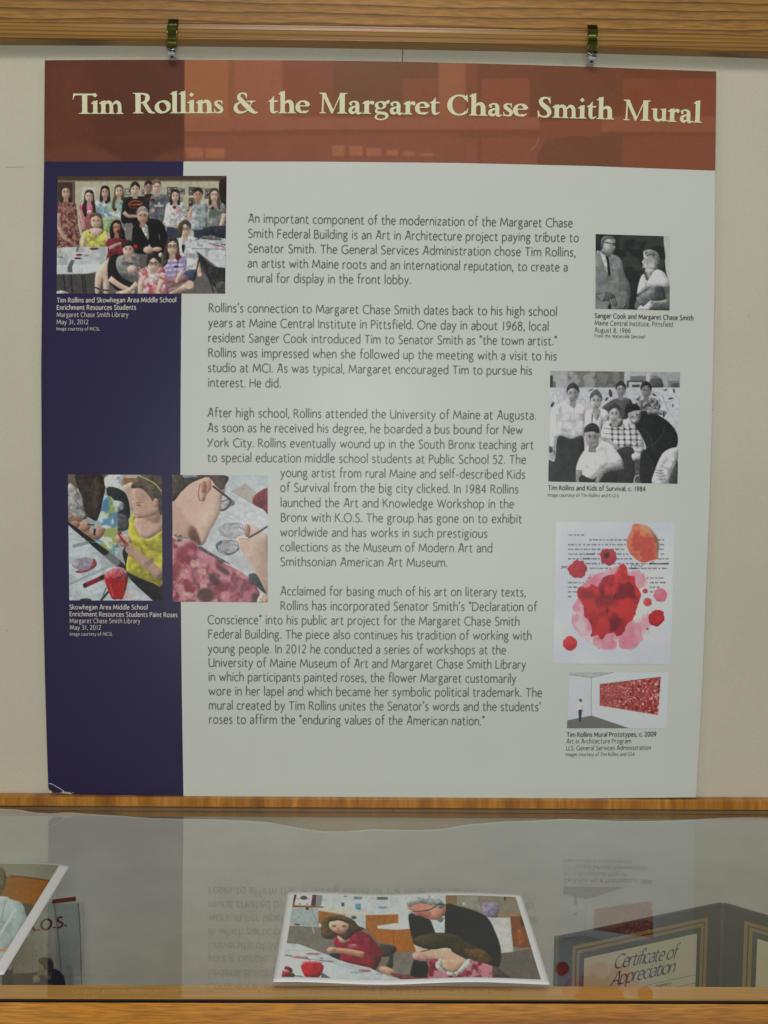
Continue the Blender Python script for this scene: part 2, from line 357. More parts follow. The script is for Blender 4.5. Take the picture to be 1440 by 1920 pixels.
# ---------------------------------------------------------------- lettering: a humanist stroke alphabet (cap height 1, x height .7)
def el(cx, cy, rx, ry, a0, a1, n=10):
    t = np.radians(np.linspace(a0, a1, n)); return [(cx+rx*math.cos(q), cy+ry*math.sin(q)) for q in t]
X = .70
GL = {
 'a': (.42, [el(.21, X-.20, .19, .20, 150, 0, 7)+[(.40, .02)], [(.40, .41), (.22, .40), (.06, .30), (.02, .17), (.06, .04), (.18, -.01), (.31, .05), (.40, .20)]]),
 'b': (.50, [[(.02, 1.14), (.02, .02), (.2, -.01)]+el(.22, .34, .26, .35, -85, 85, 9)+[(.12, .66), (.02, .52)]]),
 'c': (.40, [el(.25, .345, .25, .355, 55, 305, 12)]),
 'd': (.50, [[(.48, 1.14), (.48, 0)], [(.48, .56), (.36, .68), (.26, .70)]+el(.26, .345, .25, .355, 100, 262, 9)+[(.38, .04), (.48, .18)]]),
 'e': (.45, [[(.03, .36), (.43, .39)]+el(.235, .40, .20, .31, 0, 180, 8)[1:]+[(.01, .30), (.06, .12), (.18, 0), (.30, 0), (.42, .07)]]),
 'f': (.30, [[(.36, 1.12), (.28, 1.15), (.18, 1.10), (.13, .95), (.13, 0)], [(0, .68), (.30, .70)]]),
 'g': (.46, [el(.20, .49, .17, .20, 0, 360, 14), [(.25, .68), (.45, .70)], [(.10, .31), (.05, .22), (.10, .13), (.30, .08), (.42, -.02), (.42, -.18), (.32, -.30), (.16, -.32), (.04, -.25), (.02, -.12), (.10, 0)]]),
 'h': (.45, [[(.02, 1.14), (.02, 0)], [(.02, .48), (.14, .66), (.28, .70), (.40, .60), (.43, .42), (.43, 0)]]),
 'i': (.08, [[(.04, .70), (.04, 0)], [(.03, .92), (.06, 1.0)]]),
 'j': (.10, [[(.05, .70), (.05, -.15), (0, -.28), (-.10, -.34)], [(.04, .92), (.07, 1.0)]]),
 'k': (.44, [[(.02, 1.14), (.02, 0)], [(.38, .70), (.04, .34)], [(.16, .44), (.42, 0)]]),
 'l': (.06, [[(.03, 1.14), (.03, 0)]]),
 'm': (.80, [[(.02, .70), (.02, 0)], [(.02, .48), (.12, .65), (.24, .70), (.35, .62), (.39, .42), (.39, 0)], [(.39, .48), (.50, .65), (.62, .70), (.73, .62), (.77, .42), (.77, 0)]]),
 'n': (.45, [[(.02, .70), (.02, 0)], [(.02, .48), (.14, .66), (.28, .70), (.40, .60), (.43, .42), (.43, 0)]]),
 'o': (.52, [el(.26, .35, .25, .36, 90, 450, 18)]),
 'p': (.50, [[(.02, .70), (.02, -.36)], [(.02, .50), (.12, .65), (.22, .70)]+el(.23, .34, .25, .355, 80, -85, 9)+[(.10, .02), (.02, .10)]]),
 'q': (.50, [[(.48, .70), (.48, -.36)], [(.48, .56), (.36, .68), (.26, .70)]+el(.26, .345, .25, .355, 100, 262, 9)+[(.38, .04), (.48, .18)]]),
 'r': (.30, [[(.02, .70), (.02, 0)], [(.02, .44), (.10, .62), (.20, .70), (.31, .68)]]),
 's': (.34, [[(.32, .63), (.20, .70), (.06, .64), (.03, .50), (.12, .40), (.26, .30), (.32, .17), (.25, .03), (.12, -.01), (.01, .05)]]),
 't': (.32, [[(.11, .88), (.11, .16), (.16, .02), (.26, -.01), (.33, .03)], [(0, .69), (.30, .69)]]),
 'u': (.45, [[(.02, .70), (.02, .24), (.06, .06), (.17, -.01), (.32, .06), (.43, .22)], [(.43, .70), (.43, 0)]]),
 'v': (.44, [[(0, .70), (.21, .02)], [(.21, .02), (.38, .50), (.42, .70)]]),
 'w': (.72, [[(0, .70), (.19, .02)], [(.19, .02), (.36, .60)], [(.36, .60), (.53, .02)], [(.53, .02), (.68, .50), (.71, .70)]]),
 'x': (.42, [[(0, .70), (.42, 0)], [(.40, .70), (.01, 0)]]),
 'y': (.44, [[(0, .70), (.22, .04)], [(.43, .70), (.24, .06), (.10, -.26), (-.02, -.36)]]),
 'z': (.40, [[(.02, .68), (.38, .68)], [(.38, .68), (.01, .02)], [(.01, .02), (.39, .02)]]),
 'A': (.62, [[(0, 0), (.34, .88), (.44, .98)], [(.16, .90), (.24, .97), (.44, .98), (.58, 0)], [(.17, .33), (.52, .33)]]),
 'B': (.50, [[(.02, 1), (.02, 0)], [(.02, .99), (.24, .98), (.40, .88), (.42, .72), (.34, .58), (.20, .53), (.02, .53)], [(.20, .53), (.40, .48), (.48, .32), (.46, .14), (.34, .02), (.14, 0), (.02, .01)]]),
 'C': (.66, [el(.42, .5, .42, .52, 52, 308, 14)]),
 'D': (.68, [[(.02, 1), (.02, 0)], [(.02, .99), (.28, .97)]+el(.26, .5, .40, .48, 70, -70, 9)+[(.26, .01), (.02, .01)]]),
 'E': (.44, [[(.02, 1), (.02, 0)], [(.02, .98), (.42, .98)], [(.02, .53), (.38, .53)], [(.02, .02), (.44, .02)]]),
 'F': (.44, [[(.02, 1), (.02, 0)], [(.02, .98), (.43, .98)], [(.02, .53), (.38, .53)]]),
 'G': (.72, [el(.43, .5, .42, .52, 52, 285, 13)+[(.70, .08)], [(.70, .04), (.70, .45)], [(.70, .45), (.50, .45)]]),
 'H': (.62, [[(.02, 1), (.02, 0)], [(.60, 1), (.60, 0)], [(.02, .53), (.60, .53)]]),
 'I': (.08, [[(.04, 1), (.04, 0)]]),
 'J': (.24, [[(.2, 1), (.2, .15), (.1, 0), (0, 0)]]),
 'K': (.56, [[(.02, 1), (.02, 0)], [(.50, 1), (.04, .50)], [(.16, .60), (.56, 0)]]),
 'L': (.42, [[(.02, 1), (.02, 0)], [(.02, .02), (.42, .02)]]),
 'M': (.86, [[(0, 0), (.11, 1)], [(.11, 1), (.43, .14)], [(.43, .14), (.74, 1)], [(.74, 1), (.86, 0)]]),
 'N': (.64, [[(.02, 0), (.02, 1)], [(.02, 1), (.62, 0)], [(.62, 0), (.62, 1)]]),
 'O': (.84, [el(.42, .5, .41, .52, 90, 450, 22)]),
 'P': (.46, [[(.02, 1), (.02, 0)], [(.02, .98), (.26, .98), (.42, .87), (.44, .70), (.36, .54), (.20, .47), (.02, .48)]]),
 'R': (.52, [[(.02, 1), (.02, 0)], [(.02, .98), (.24, .98), (.40, .88), (.42, .72), (.34, .57), (.18, .50), (.02, .51)], [(.20, .50), (.52, 0)]]),
 'S': (.46, [[(.43, .92), (.28, 1.01), (.10, .95), (.04, .78), (.10, .62), (.30, .48), (.43, .34), (.44, .16), (.34, .02), (.18, -.02), (.01, .06)]]),
 'T': (.56, [[(.28, .98), (.28, 0)], [(0, .98), (.56, .98)]]),
 'U': (.62, [[(.0, 1), (.02, .94), (.02, .35), (.07, .10), (.24, -.01), (.40, .02), (.54, .14)], [(.60, 1), (.60, 0)]]),
 'V': (.60, [[(0, 1), (.29, 0)], [(.29, 0), (.58, 1)]]),
 'W': (.92, [[(0, 1), (.24, .02)], [(.24, .02), (.46, .92)], [(.46, .92), (.68, .02)], [(.68, .02), (.92, 1)]]),
 'X': (.6, [[(0, 1), (.6, 0)], [(.6, 1), (0, 0)]]),
 'Y': (.58, [[(0, 1), (.06, .70), (.28, .50)], [(.58, 1), (.34, .50), (.16, .14), (.02, 0)]]),
 '0': (.50, [el(.25, .5, .24, .51, 90, 450, 18)]),
 '1': (.34, [[(.18, 1), (.18, 0)]]),
 '2': (.46, [[(.03, .86), (.18, 1.0), (.34, .96), (.41, .78), (.34, .55), (.16, .26), (.01, .02)], [(.01, .02), (.45, .02)]]),
 '3': (.44, [[(.03, .94), (.22, 1.0), (.38, .90), (.38, .70), (.26, .55), (.14, .53)], [(.14, .53), (.36, .46), (.43, .28), (.36, .07), (.18, -.01), (.01, .06)]]),
 '4': (.50, [[(.36, 0), (.36, 1)], [(.36, 1), (.01, .30)], [(.01, .30), (.50, .30)]]),
 '5': (.44, [[(.40, .98), (.09, .98)], [(.09, .98), (.07, .58)], [(.07, .58), (.26, .60), (.41, .44), (.41, .20), (.28, .01), (.01, .02)]]),
 '6': (.48, [[(.42, .99), (.24, .88), (.08, .62), (.03, .34)]+el(.25, .30, .21, .31, 180, 520, 14)]),
 '8': (.48, [[(.24, .54), (.08, .64), (.06, .84), (.24, 1.0), (.42, .84), (.40, .66), (.24, .54), (.06, .42), (.02, .22), (.10, .03), (.25, -.02), (.40, .04), (.46, .24), (.40, .43), (.24, .54)]]),
 '9': (.48, [[(.05, 0), (.24, .10), (.40, .36), (.45, .66)]+el(.24, .70, .21, .31, 0, 340, 14)]),
 '.': (.08, [[(.03, .0), (.06, .09)]]), ',': (.10, [[(.07, .08), (.01, -.16)]]),
 "'": (.08, [[(.07, 1.10), (.01, .84)]]),
 '<': (.22, [[(.02, .84), (.08, 1.08)], [(.15, .84), (.21, 1.08)]]), '>': (.22, [[(.07, 1.10), (.01, .86)], [(.20, 1.10), (.14, .86)]]),
 '-': (.30, [[(.02, .36), (.28, .36)]]), '/': (.3, [[(0, 0), (.3, 1)]]),
}
def ribbon(P, w):
    P = np.asarray(P, float); n = len(P)
    if np.ndim(w) == 0: w = np.full(n, w)
    seg = P[1:]-P[:-1]; seg /= np.maximum(np.linalg.norm(seg, axis=1), 1e-9)[:, None]
    nn = np.stack([-seg[:, 1], seg[:, 0]], -1)
    a = np.vstack([nn[:1], nn]); b = np.vstack([nn, nn[-1:]]); m = a+b; L = np.linalg.norm(m, axis=1); m /= np.maximum(L, 1e-6)[:, None]
    c = np.clip((m*a).sum(1), .6, 1)[:, None]; off = m/c*(np.asarray(w)/2)[:, None]
    return P+off, P-off
def glyph_strips(text, wt=.115, gap=.17, space=.36, italic_from=None):
    """strips in text units, plus total advance"""
    x = 0; out = []
    for k, ch in enumerate(text):
        if ch == ' ': x += space; continue
        adv, st = GL[ch]
        it = .2 if (italic_from is not None and k >= italic_from) else 0
        for j, s in enumerate(st):
            P = np.array(s, float)
            if len(P) > 2: P = smooth_pts(P, False, 2)
            ends = P[-1]-P[-2]; ends /= np.linalg.norm(ends)+1e-9; beg = P[0]-P[1]; beg /= np.linalg.norm(beg)+1e-9
            if ch in ".,'<>" or (ch in 'ij' and j == 1): ww = wt*1.15
            else: ww = wt
            P[-1] += ends*ww*.1; P[0] += beg*ww*.1
            P[:, 0] += P[:, 1]*it
            # slightly heavier uprights than crossings, as the pen of this face does
            a, b = ribbon(P, ww)
            out.append((a+[x, 0], b+[x, 0], j))
        x += adv+gap
    return out, x-gap
def text_line(name, text, p0, p1, cap, mt, parent, wt=.112, Y=-.0007, gap=.17, space=.36, italic_from=None, mapper=None):
    """p0,p1: left and right ends of the baseline, cap: capital height, all measured on the photograph and carried to the printed face"""
    st, W = glyph_strips(text, wt, gap, space, italic_from)
    p0 = np.array(p0, float); p1 = np.array(p1, float); ex = (p1-p0)/W
    A = onY(*p0, Y); B = onY(*p1, Y); mid = (p0+p1)/2
    up = onY(mid[0], mid[1]-cap, Y)-onY(mid[0], mid[1], Y); up = np.array([0, 0, np.linalg.norm(up)])
    dx = (B-A)/W; V = []; Fc = []
    for a, b, j in st:
        n0 = len(V)
        for q in a: V.append(A+dx*q[0]+up*q[1]+[0, -2e-5*j, 0])
        for q in b: V.append(A+dx*q[0]+up*q[1]+[0, -2e-5*j, 0])
        n = len(a)
        for i in range(n-1): Fc.append((n0+i, n0+n+i, n0+n+i+1, n0+i+1))
    return mkmesh(name, V, Fc, mt, parent)

# ---------------------------------------------------------------- bold old-style roman for the heading (cap height 1)
def curve_w(pts, k=5):
    """pts (x, y, width) -> strip through a smooth curve of changing width"""
    P = smooth_pts(np.array(pts, float), False, k); a, b = ribbon(P[:, :2], P[:, 2]); return ('s', a, b)
def serif_stem(x, w, y0, y1, top=None, bot=True, lo=.10):
    polys = []; h = .055
    pts = [(x, y0+h), (x, y1), (x+w, y1), (x+w, y0+h)]
    polys.append(('p', pts))
    if bot: polys.append(('p', [(x-lo, y0), (x-lo, y0+h*.6), (x-.02, y0+h), (x, y0+h*2.2), (x+w, y0+h*2.2), (x+w+.02, y0+h), (x+w+lo, y0+h*.6), (x+w+lo, y0)]))
    if top == 'flag': polys.append(('p', [(x-.10, y1-.13), (x-.10, y1-.10), (x+w*.8, y1+.03), (x+w, y1+.03), (x+w, y1-.10), (x, y1-.16)]))
    if top == 'slab': polys.append(('p', [(x-lo, y1), (x-lo, y1-h*.6), (x-.02, y1-h), (x, y1-h*2.2), (x+w, y1-h*2.2), (x+w+.02, y1-h), (x+w+lo, y1-h*.6), (x+w+lo, y1)][::-1]))
    return polys
sx = .63
def bowl(cx, cy, rx, ry, tk=.20, tn=.07, a0=0, a1=360, n=28, tilt=0.25):
    t = np.radians(np.linspace(a0, a1, n)); P = np.stack([cx+rx*np.cos(t), cy+ry*np.sin(t), tn+(tk-tn)*np.cos(t-tilt)**2], -1)
    a, b = ribbon(P[:, :2], P[:, 2]); return ('s', a, b)
def sG(ch):
    if ch == 'T': return 1.18, serif_stem(.465, .255, 0, .97, None, True, .17)+[('p', [(.0, .70), (.035, .70), (.07, .84), (.16, .90), (1.02, .90), (1.09, .86), (1.15, .82), (1.16, .86), (1.12, 1.0), (.99, .985), (.12, .985), (.04, 1.0), (.03, .98)])]
    if ch == 'i': return .40, serif_stem(.09, .215, 0, sx, 'flag', True, .10)+[('p', [(.07, .90), (.19, .79), (.31, .90), (.19, 1.02)])]
    if ch == 'l': return .40, serif_stem(.09, .215, 0, 1.06, 'flag', True, .10)
    if ch == 'n': return .82, serif_stem(.09, .215, 0, sx, 'flag')+[curve_w([(.27, .45, .06), (.38, .56, .12), (.51, .575, .18), (.60, .48, .21), (.622, .32, .215), (.622, .08, .215)])]+serif_stem(.52, .215, 0, .25, None)
    if ch == 'm': return 1.22, serif_stem(.09, .215, 0, sx, 'flag')+[curve_w([(.27, .45, .06), (.37, .56, .12), (.48, .575, .16), (.575, .48, .18), (.60, .32, .18), (.60, .08, .18)]), curve_w([(.68, .45, .06), (.78, .56, .12), (.89, .575, .16), (.985, .48, .18), (1.01, .32, .18), (1.01, .08, .18)])]+serif_stem(.51, .18, 0, .25, None, True, .08)+serif_stem(.92, .18, 0, .25, None)
    if ch == 'h': return .82, serif_stem(.09, .215, 0, 1.06, 'flag')+[curve_w([(.27, .45, .06), (.38, .56, .12), (.51, .575, .18), (.60, .48, .21), (.622, .32, .215), (.622, .08, .215)])]+serif_stem(.52, .215, 0, .25, None)
    if ch == 'u': return .82, [('p', [(0, .60), (.0, .575), (.10, .54), (.10, .40), (.29, .40), (.29, .63), (.20, .63)]), curve_w([(.195, .52, .19), (.195, .24, .19), (.24, .10, .17), (.36, .05, .13), (.48, .09, .08), (.56, .18, .05)]), ('p', [(.43, .60), (.43, .575), (.53, .54), (.53, .10), (.53, 0), (.82, .035), (.82, .065), (.72, .09), (.72, .63), (.62, .63)])]
    if ch == 'o': return .72, [bowl(.36, .315, .275, .27, .225, .085, tilt=.35)]
    if ch == 'e': return .66, [bowl(.33, .32, .245, .27, .215, .075, 10, 305, tilt=.2), ('p', [(.16, .33), (.16, .385), (.62, .385), (.60, .34), (.60, .33)]), curve_w([(.33, .075, .13), (.46, .055, .10), (.62, .14, .03)])]
    if ch == 'c': return .6, [bowl(.33, .32, .245, .27, .19, .065, 50, 320)]
    if ch == 'a': return .68, [curve_w([(.10, .47, .15), (.14, .54, .10), (.27, .595, .075), (.40, .54, .14), (.44, .42, .185), (.44, .12, .185), (.50, .03, .14), (.60, .04, .06), (.67, .08, .025)]), curve_w([(.42, .37, .06), (.28, .33, .09), (.13, .24, .15), (.13, .10, .17), (.24, .04, .13), (.36, .10, .07)]), ('p', [(.07, .44), (.14, .38), (.21, .44), (.14, .52)])]
    if ch == 'r': return .55, serif_stem(.09, .215, 0, sx, 'flag', True, .11)+[curve_w([(.27, .42, .05), (.36, .56, .09), (.46, .585, .12)]), ('p', [(.38, .60), (.44, .645), (.55, .60), (.54, .47), (.45, .44), (.38, .50)])]
    if ch == 's': return .48, [curve_w([(.40, .46, .03), (.37, .56, .07), (.25, .60, .07), (.12, .54, .13), (.14, .42, .17), (.28, .31, .18), (.38, .20, .17), (.35, .07, .12), (.22, .03, .07), (.09, .07, .06), (.045, .20, .03)], 4), ('p', [(.37, .63), (.41, .63), (.42, .43), (.385, .43)]), ('p', [(.03, .0), (.03, .22), (.065, .22), (.10, .02)])]
    if ch == 't': return .50, [('p', [(.0, .56), (.0, .58), (.17, .70), (.26, .84), (.29, .84), (.29, .63), (.47, .63), (.45, .555), (.29, .555), (.10, .555)]), curve_w([(.195, .60, .19), (.195, .20, .19), (.23, .07, .14), (.33, .045, .10), (.48, .12, .03)])]
    if ch == 'g': return .70, [bowl(.30, .43, .19, .165, .17, .06), ('p', [(.42, .55), (.50, .60), (.70, .70), (.73, .64), (.67, .52), (.58, .50)]), curve_w([(.20, .27, .04), (.10, .20, .10), (.12, .10, .13), (.30, .055, .14), (.50, .03, .15), (.60, -.06, .15), (.55, -.19, .09), (.38, -.265, .06), (.18, -.25, .07), (.07, -.16, .10), (.13, -.05, .06), (.24, -.0, .04)], 4)]
    if ch == 'R': return 1.04, serif_stem(.12, .245, 0, 1.0, 'slab', True, .12)+[curve_w([(.30, .955, .07), (.48, .95, .08), (.65, .88, .16), (.68, .73, .215), (.60, .58, .15), (.44, .52, .07), (.30, .52, .05)]), ('p', [(.42, .53), (.61, .56), (.82, .20), (.92, .08), (1.04, .04), (1.04, .0), (.86, -.01), (.72, .04), (.62, .20)])]
    if ch == 'M': return 1.36, serif_stem(.97, .245, 0, 1.0, None, True, .12)+[('p', [(.13, .04), (.17, .96), (.24, .96), (.215, .04)]), ('p', [(.03, 0), (.03, .035), (.15, .07), (.21, .07), (.33, .035), (.33, 0)]), ('p', [(.02, 1.0), (.02, .965), (.12, .93), (.21, .80), (.585, -.01), (.64, -.01), (.70, .13), (.36, .88), (.33, 1.0)]), ('p', [(.60, -.01), (.64, -.01), (1.0, .82), (.98, .92), (.66, .16)]), ('p', [(.99, 1.0), (.96, .80), (1.20, .80), (1.21, .93), (1.33, .965), (1.33, 1.0)])]
    if ch == 'C': return 1.0, [bowl(.55, .5, .43, .47, .23, .08, 38, 318, 34, .1), ('p', [(.86, 1.0), (.90, 1.02), (.94, .66), (.90, .65), (.84, .80)]), ('p', [(.84, .16), (.93, .36), (.96, .35), (.92, .12), (.86, .12)])]
    if ch == 'S': return .74, [curve_w([(.60, .70, .03), (.56, .88, .07), (.42, .965, .08), (.22, .90, .15), (.17, .74, .20), (.30, .58, .23), (.50, .42, .24), (.58, .24, .20), (.50, .08, .13), (.32, .03, .08), (.13, .10, .07), (.06, .30, .03)], 4), ('p', [(.57, 1.02), (.61, 1.02), (.64, .70), (.60, .69)]), ('p', [(.04, -.01), (.015, .32), (.055, .33), (.12, .06), (.08, .0)])]
    if ch == '&': return 1.26, [curve_w([(1.22, .05, .03), (1.10, .03, .10), (.94, .10, .19), (.70, .32, .24), (.44, .58, .23), (.29, .76, .20), (.32, .92, .11), (.48, .975, .075), (.62, .91, .11), (.655, .78, .05)], 4), curve_w([(.40, .56, .06), (.16, .42, .13), (.12, .22, .20), (.24, .07, .16), (.46, .04, .09), (.68, .14, .06), (.82, .34, .05), (.92, .55, .05)], 4), ('p', [(.66, .57), (.66, .61), (1.10, .61), (1.10, .57), (.98, .55), (.94, .48), (.86, .52)]), ('p', [(.60, 1.0), (.64, 1.0), (.68, .74), (.63, .74)])]
    raise KeyError(ch)
def serif_word(name, word, p0, p1, cap, mt, parent, Y=-.0009, kern=.0):
    x = 0; parts = []
    for k, ch in enumerate(word):
        adv, ps = sG(ch)
        if k and word[k-1] == 'T': x -= .26
        for p in ps: parts.append((x, p))
        x += adv+kern
    W = x-kern; A = onY(*p0, Y); B = onY(*p1, Y); mid = (np.array(p0)+p1)/2
    h = np.linalg.norm(onY(mid[0], mid[1]-cap, Y)-onY(mid[0], mid[1], Y)); dx = (B-A)/W; V = []; Fc = []
    from mathutils.geometry import tessellate_polygon
    for j, (x0, p) in enumerate(parts):
        n0 = len(V); off = np.array([0, -1.5e-5*(j % 7), 0])
        if p[0] == 's':
            a, b = p[1], p[2]
            for q in list(a)+list(b): V.append(A+dx*(x0+q[0])+np.array([0, 0, h])*q[1]+off)
            n = len(a)
            for i in range(n-1): Fc.append((n0+i, n0+n+i, n0+n+i+1, n0+i+1))
        else:
            pts = p[1]
            for q in pts: V.append(A+dx*(x0+q[0])+np.array([0, 0, h])*q[1]+off)
            for t in tessellate_polygon([[Vector((q[0], q[1], 0)) for q in pts]]): Fc.append(tuple(n0+i for i in t))
    return mkmesh(name, V, Fc, mt, parent)

# ================================================================ SETTING: wall, wood rails, display case
WALL_Y = .009; Z_GLASS = float(onY(720, 1516, -.007)[2]); Z_FLOOR = -.335
def C(*c, gain=None): return ap(*c, gain=gain)
def xs_line(pts, Y, x):
    """height of a measured edge at x (world) from points measured on the photograph"""
    P = np.array([onY(a, b, Y) for a, b in pts]); return np.interp(x, P[:, 0], P[:, 2], )
def poly_edge(pts, Y, xs):
    P = np.array([onY(a, b, Y) for a, b in pts]); c = np.polyfit(P[:, 0], P[:, 2], 2); xs = np.clip(xs, P[0, 0]-.05, P[-1, 0]+.05)
    return np.polyval(c, xs)

m_plaster = add_noise(mat('wall_plaster', C(150, 146, 130), .9), C(150, 146, 130), .04, 6, 300, .03, .2)
wall = mkmesh('wall', [(-1.6, .034, -1.0), (1.6, .034, -1.0), (1.6, .034, 2.2), (-1.6, .034, 2.2), (-1.6, .12, -1.0), (1.6, .12, -1.0), (1.6, .12, 2.2), (-1.6, .12, 2.2)],
              [(0, 1, 2, 3), (4, 7, 6, 5), (0, 4, 5, 1), (3, 2, 6, 7), (0, 3, 7, 4), (1, 5, 6, 2)], m_plaster)
wall['kind'] = 'structure'

# two cream covered tack boards with a seam between them
m_cream = add_noise(mat('cream_vinyl', C(171, 167, 150), .75, spec=.25), C(171, 167, 150), .035, 5, 500, .035, .12, 900)
seam = onY(755, 95, WALL_Y)[0]
def tack_board(x0, x1, label, corner):
    r = .0045; zt = 1.075; th = .022; zb = -.02; n = 6
    prof = []
    if corner == 'right': prof = [(x0, zb), (x1, zb)]+[(x1-r+r*math.cos(a), float(poly_edge(top_under, WALL_Y, x1))-r*.4-r+r*math.sin(a)) for a in np.linspace(0, math.pi/2, n)]
    # board outline: rounded at the seam's top corner, running behind the wood rail elsewhere
    if corner == 'right': prof += [(x1-.02, zt), (x0, zt)]
    else: prof = [(x0, zb), (x1, zb), (x1, zt), (x0+.02, zt)]+[(x0+r-r*math.cos(a), float(poly_edge(top_under, WALL_Y, x0))-r*.4-r+r*math.sin(a)) for a in np.linspace(math.pi/2, 0, n)]
    k = len(prof); V = [(x, WALL_Y, z) for x, z in prof]+[(x, WALL_Y+th, z) for x, z in prof]
    F = [tuple(range(k)), tuple(range(2*k-1, k-1, -1))]+[(i, i+k, (i+1) % k+k, (i+1) % k) for i in range(k)]
    o = mkmesh('tack_board', V, F, m_cream)
    b = o.modifiers.new('bevel', 'BEVEL'); b.width = .0011; b.segments = 2; b.limit_method = 'ANGLE'; b.angle_limit = .9
    o['label'] = label; o['category'] = 'wall board'; o['group'] = 'cream boards covering the wall behind the poster'
    return o
top_under = [(0, 73), (350, 74.5), (720, 79.5), (1060, 88.5), (1440, 97.5)]
tack_board(-1.5, seam-.0003, 'cream covered wall board left of the seam, behind the purple column of the poster', 'right')
tack_board(seam+.0003, 1.5, 'cream covered wall board right of the seam, behind the white side of the poster', 'left')

# wood rail above: flat upper board and a rounded lower moulding
m_rail = wood('pine_rail', C(84, 54, 16), C(142, 102, 48), C(80, 50, 15), 'X', 26.0, 3.2, .5, .16, 1.4, (3.1, 0, .3), coat=.1, fine=.7)
m_mould = wood('pine_moulding', C(84, 56, 18), C(138, 100, 46), C(80, 50, 15), 'X', 60.0, 1.6, .38, .03, 1.2, (0, 0, 1.2), coat=.2)
rail = empty('wood_rail', onY(720, 60, -.004), 'varnished pine rail with rounded lower moulding above the poster', 'wood rail')
xs = np.linspace(-.95, .95, 39)
lo = poly_edge(top_under, -.012, xs); mid = poly_edge([(0, 43), (350, 45), (720, 50.5), (1060, 57), (1440, 69)], -.010, xs)
def sweep(name, prof_fn, mt, parent):
    V = []; F = []; k = None
    for i, x in enumerate(xs):
        p = prof_fn(i); k = len(p); V += [(x, y, z) for y, z in p]
    for i in range(len(xs)-1):
        for j in range(k): F.append((i*k+j, i*k+(j+1) % k, (i+1)*k+(j+1) % k, (i+1)*k+j))
    F += [tuple(range(k))[::-1], tuple((len(xs)-1)*k+j for j in range(k))]
    return mkmesh(name, V, F, mt, parent)
def mould_prof(i):
    a, b = float(lo[i]), float(mid[i]); h = b-a
    p = [(.0088, a), (-.0088, a), (-.0108, a+.0005), (-.0122, a+.0018), (-.0120, a+.0027), (-.0112, a+.0032), (-.0117, a+.0042)]
    for t in np.linspace(0, 1, 6): p.append((-.0117-.0012*math.sin(math.pi*t), a+.0045+(h-.0052)*t))
    p += [(-.0108, b-.0003), (.0088, b-.0002)]
    return p
sweep('moulding', mould_prof, m_mould, rail)
def board_prof(i):
    b = float(mid[i]); return [(.0085, b), (-.0103, b), (-.0110, b+.0007), (-.0110, b+.068), (-.008, b+.072), (.0085, b+.072)]
sweep('upper_board', board_prof, m_rail, rail)

# display case: back ledge, glass, front rim, walls, floor
m_oak_v = mat('oak_ledge', C(160, 104, 34), .42, coat=.15, coat_rough=.25)
def ledge_figure(m):
    nt = m.node_tree; L = nt.links.new; b = nt.nodes['Principled BSDF']; tc = N(m, 'ShaderNodeTexCoord')
    def nz(scale, st, det=3):
        mp = N(m, 'ShaderNodeMapping'); mp.inputs['Scale'].default_value = st; n = N(m, 'ShaderNodeTexNoise'); n.inputs['Scale'].default_value = scale; n.inputs['Detail'].default_value = det
        L(tc.outputs['Object'], mp.inputs['Vector']); L(mp.outputs[0], n.inputs['Vector']); return n.outputs[0]
    r = N(m, 'ShaderNodeValToRGB'); L(nz(34, (1, .1, .12), 6), r.inputs[0])
    ramp(r, [(.30, C(112, 66, 18)), (.45, C(142, 92, 32)), (.58, C(164, 112, 46)), (.72, C(144, 94, 34))])
    mr = N(m, 'ShaderNodeMapRange'); mr.inputs[1].default_value = .3; mr.inputs[2].default_value = .7; mr.inputs[3].default_value = .78; mr.inputs[4].default_value = 1.14; L(nz(360, (1, .2, .12), 2), mr.inputs[0])
    v = N(m, 'ShaderNodeVectorMath', operation='SCALE'); L(r.outputs[0], v.inputs[0]); L(mr.outputs[0], v.inputs['Scale']); L(v.outputs[0], b.inputs['Base Color'])
ledge_figure(m_oak_v)
m_oak = wood('oak_rim', C(134, 76, 16), C(192, 128, 42), C(90, 50, 15), 'X', 22.0, 5.0, .38, .05, 1.9, (.4, 0, 0), coat=.25, fine=2.2)
m_oak_in = wood('oak_inner', C(130, 88, 36), C(180, 130, 60), C(90, 50, 15), 'X', 14.0, 3.0, .5, .05, .8, (.2, 0, 0))
m_board_in = add_noise(mat('case_lining_board', C(168, 146, 118), .8), C(168, 146, 118), .06, 12, 300, .05)
m_gasket = mat('black_gasket', (.006, .006, .005), .6)
case = empty('display_case', (0, -.22, Z_GLASS), 'long oak display case with a flat glass top below the poster', 'display case')
YF = float(onZ(720, 1872, Z_GLASS)[1])           # front edge of the glass
zt = Z_GLASS
mb = MB(); yb = -.007; zl = float(onY(720, 1498, -.007)[2])
mb.box((-.95, yb, zt+.0004), (.95, .0088, zl)); mb.build('back_ledge', m_oak_v, case, bevel=.0012)
gl = bpy.data.materials.new('glass'); gl.use_nodes = True; nt = gl.node_tree; nt.nodes.clear(); L = nt.links.new
out = nt.nodes.new('ShaderNodeOutputMaterial'); mix = nt.nodes.new('ShaderNodeMixShader'); tr = nt.nodes.new('ShaderNodeBsdfTransparent'); gs = nt.nodes.new('ShaderNodeBsdfGlossy')
tr.inputs[0].default_value = (.96, .985, .955, 1); gs.inputs['Roughness'].default_value = .0; gs.inputs[0].default_value = (1, 1, 1, 1)
geo = nt.nodes.new('ShaderNodeNewGeometry'); dot = nt.nodes.new('ShaderNodeVectorMath'); dot.operation = 'DOT_PRODUCT'
L(geo.outputs['Incoming'], dot.inputs[0]); L(geo.outputs['Normal'], dot.inputs[1])
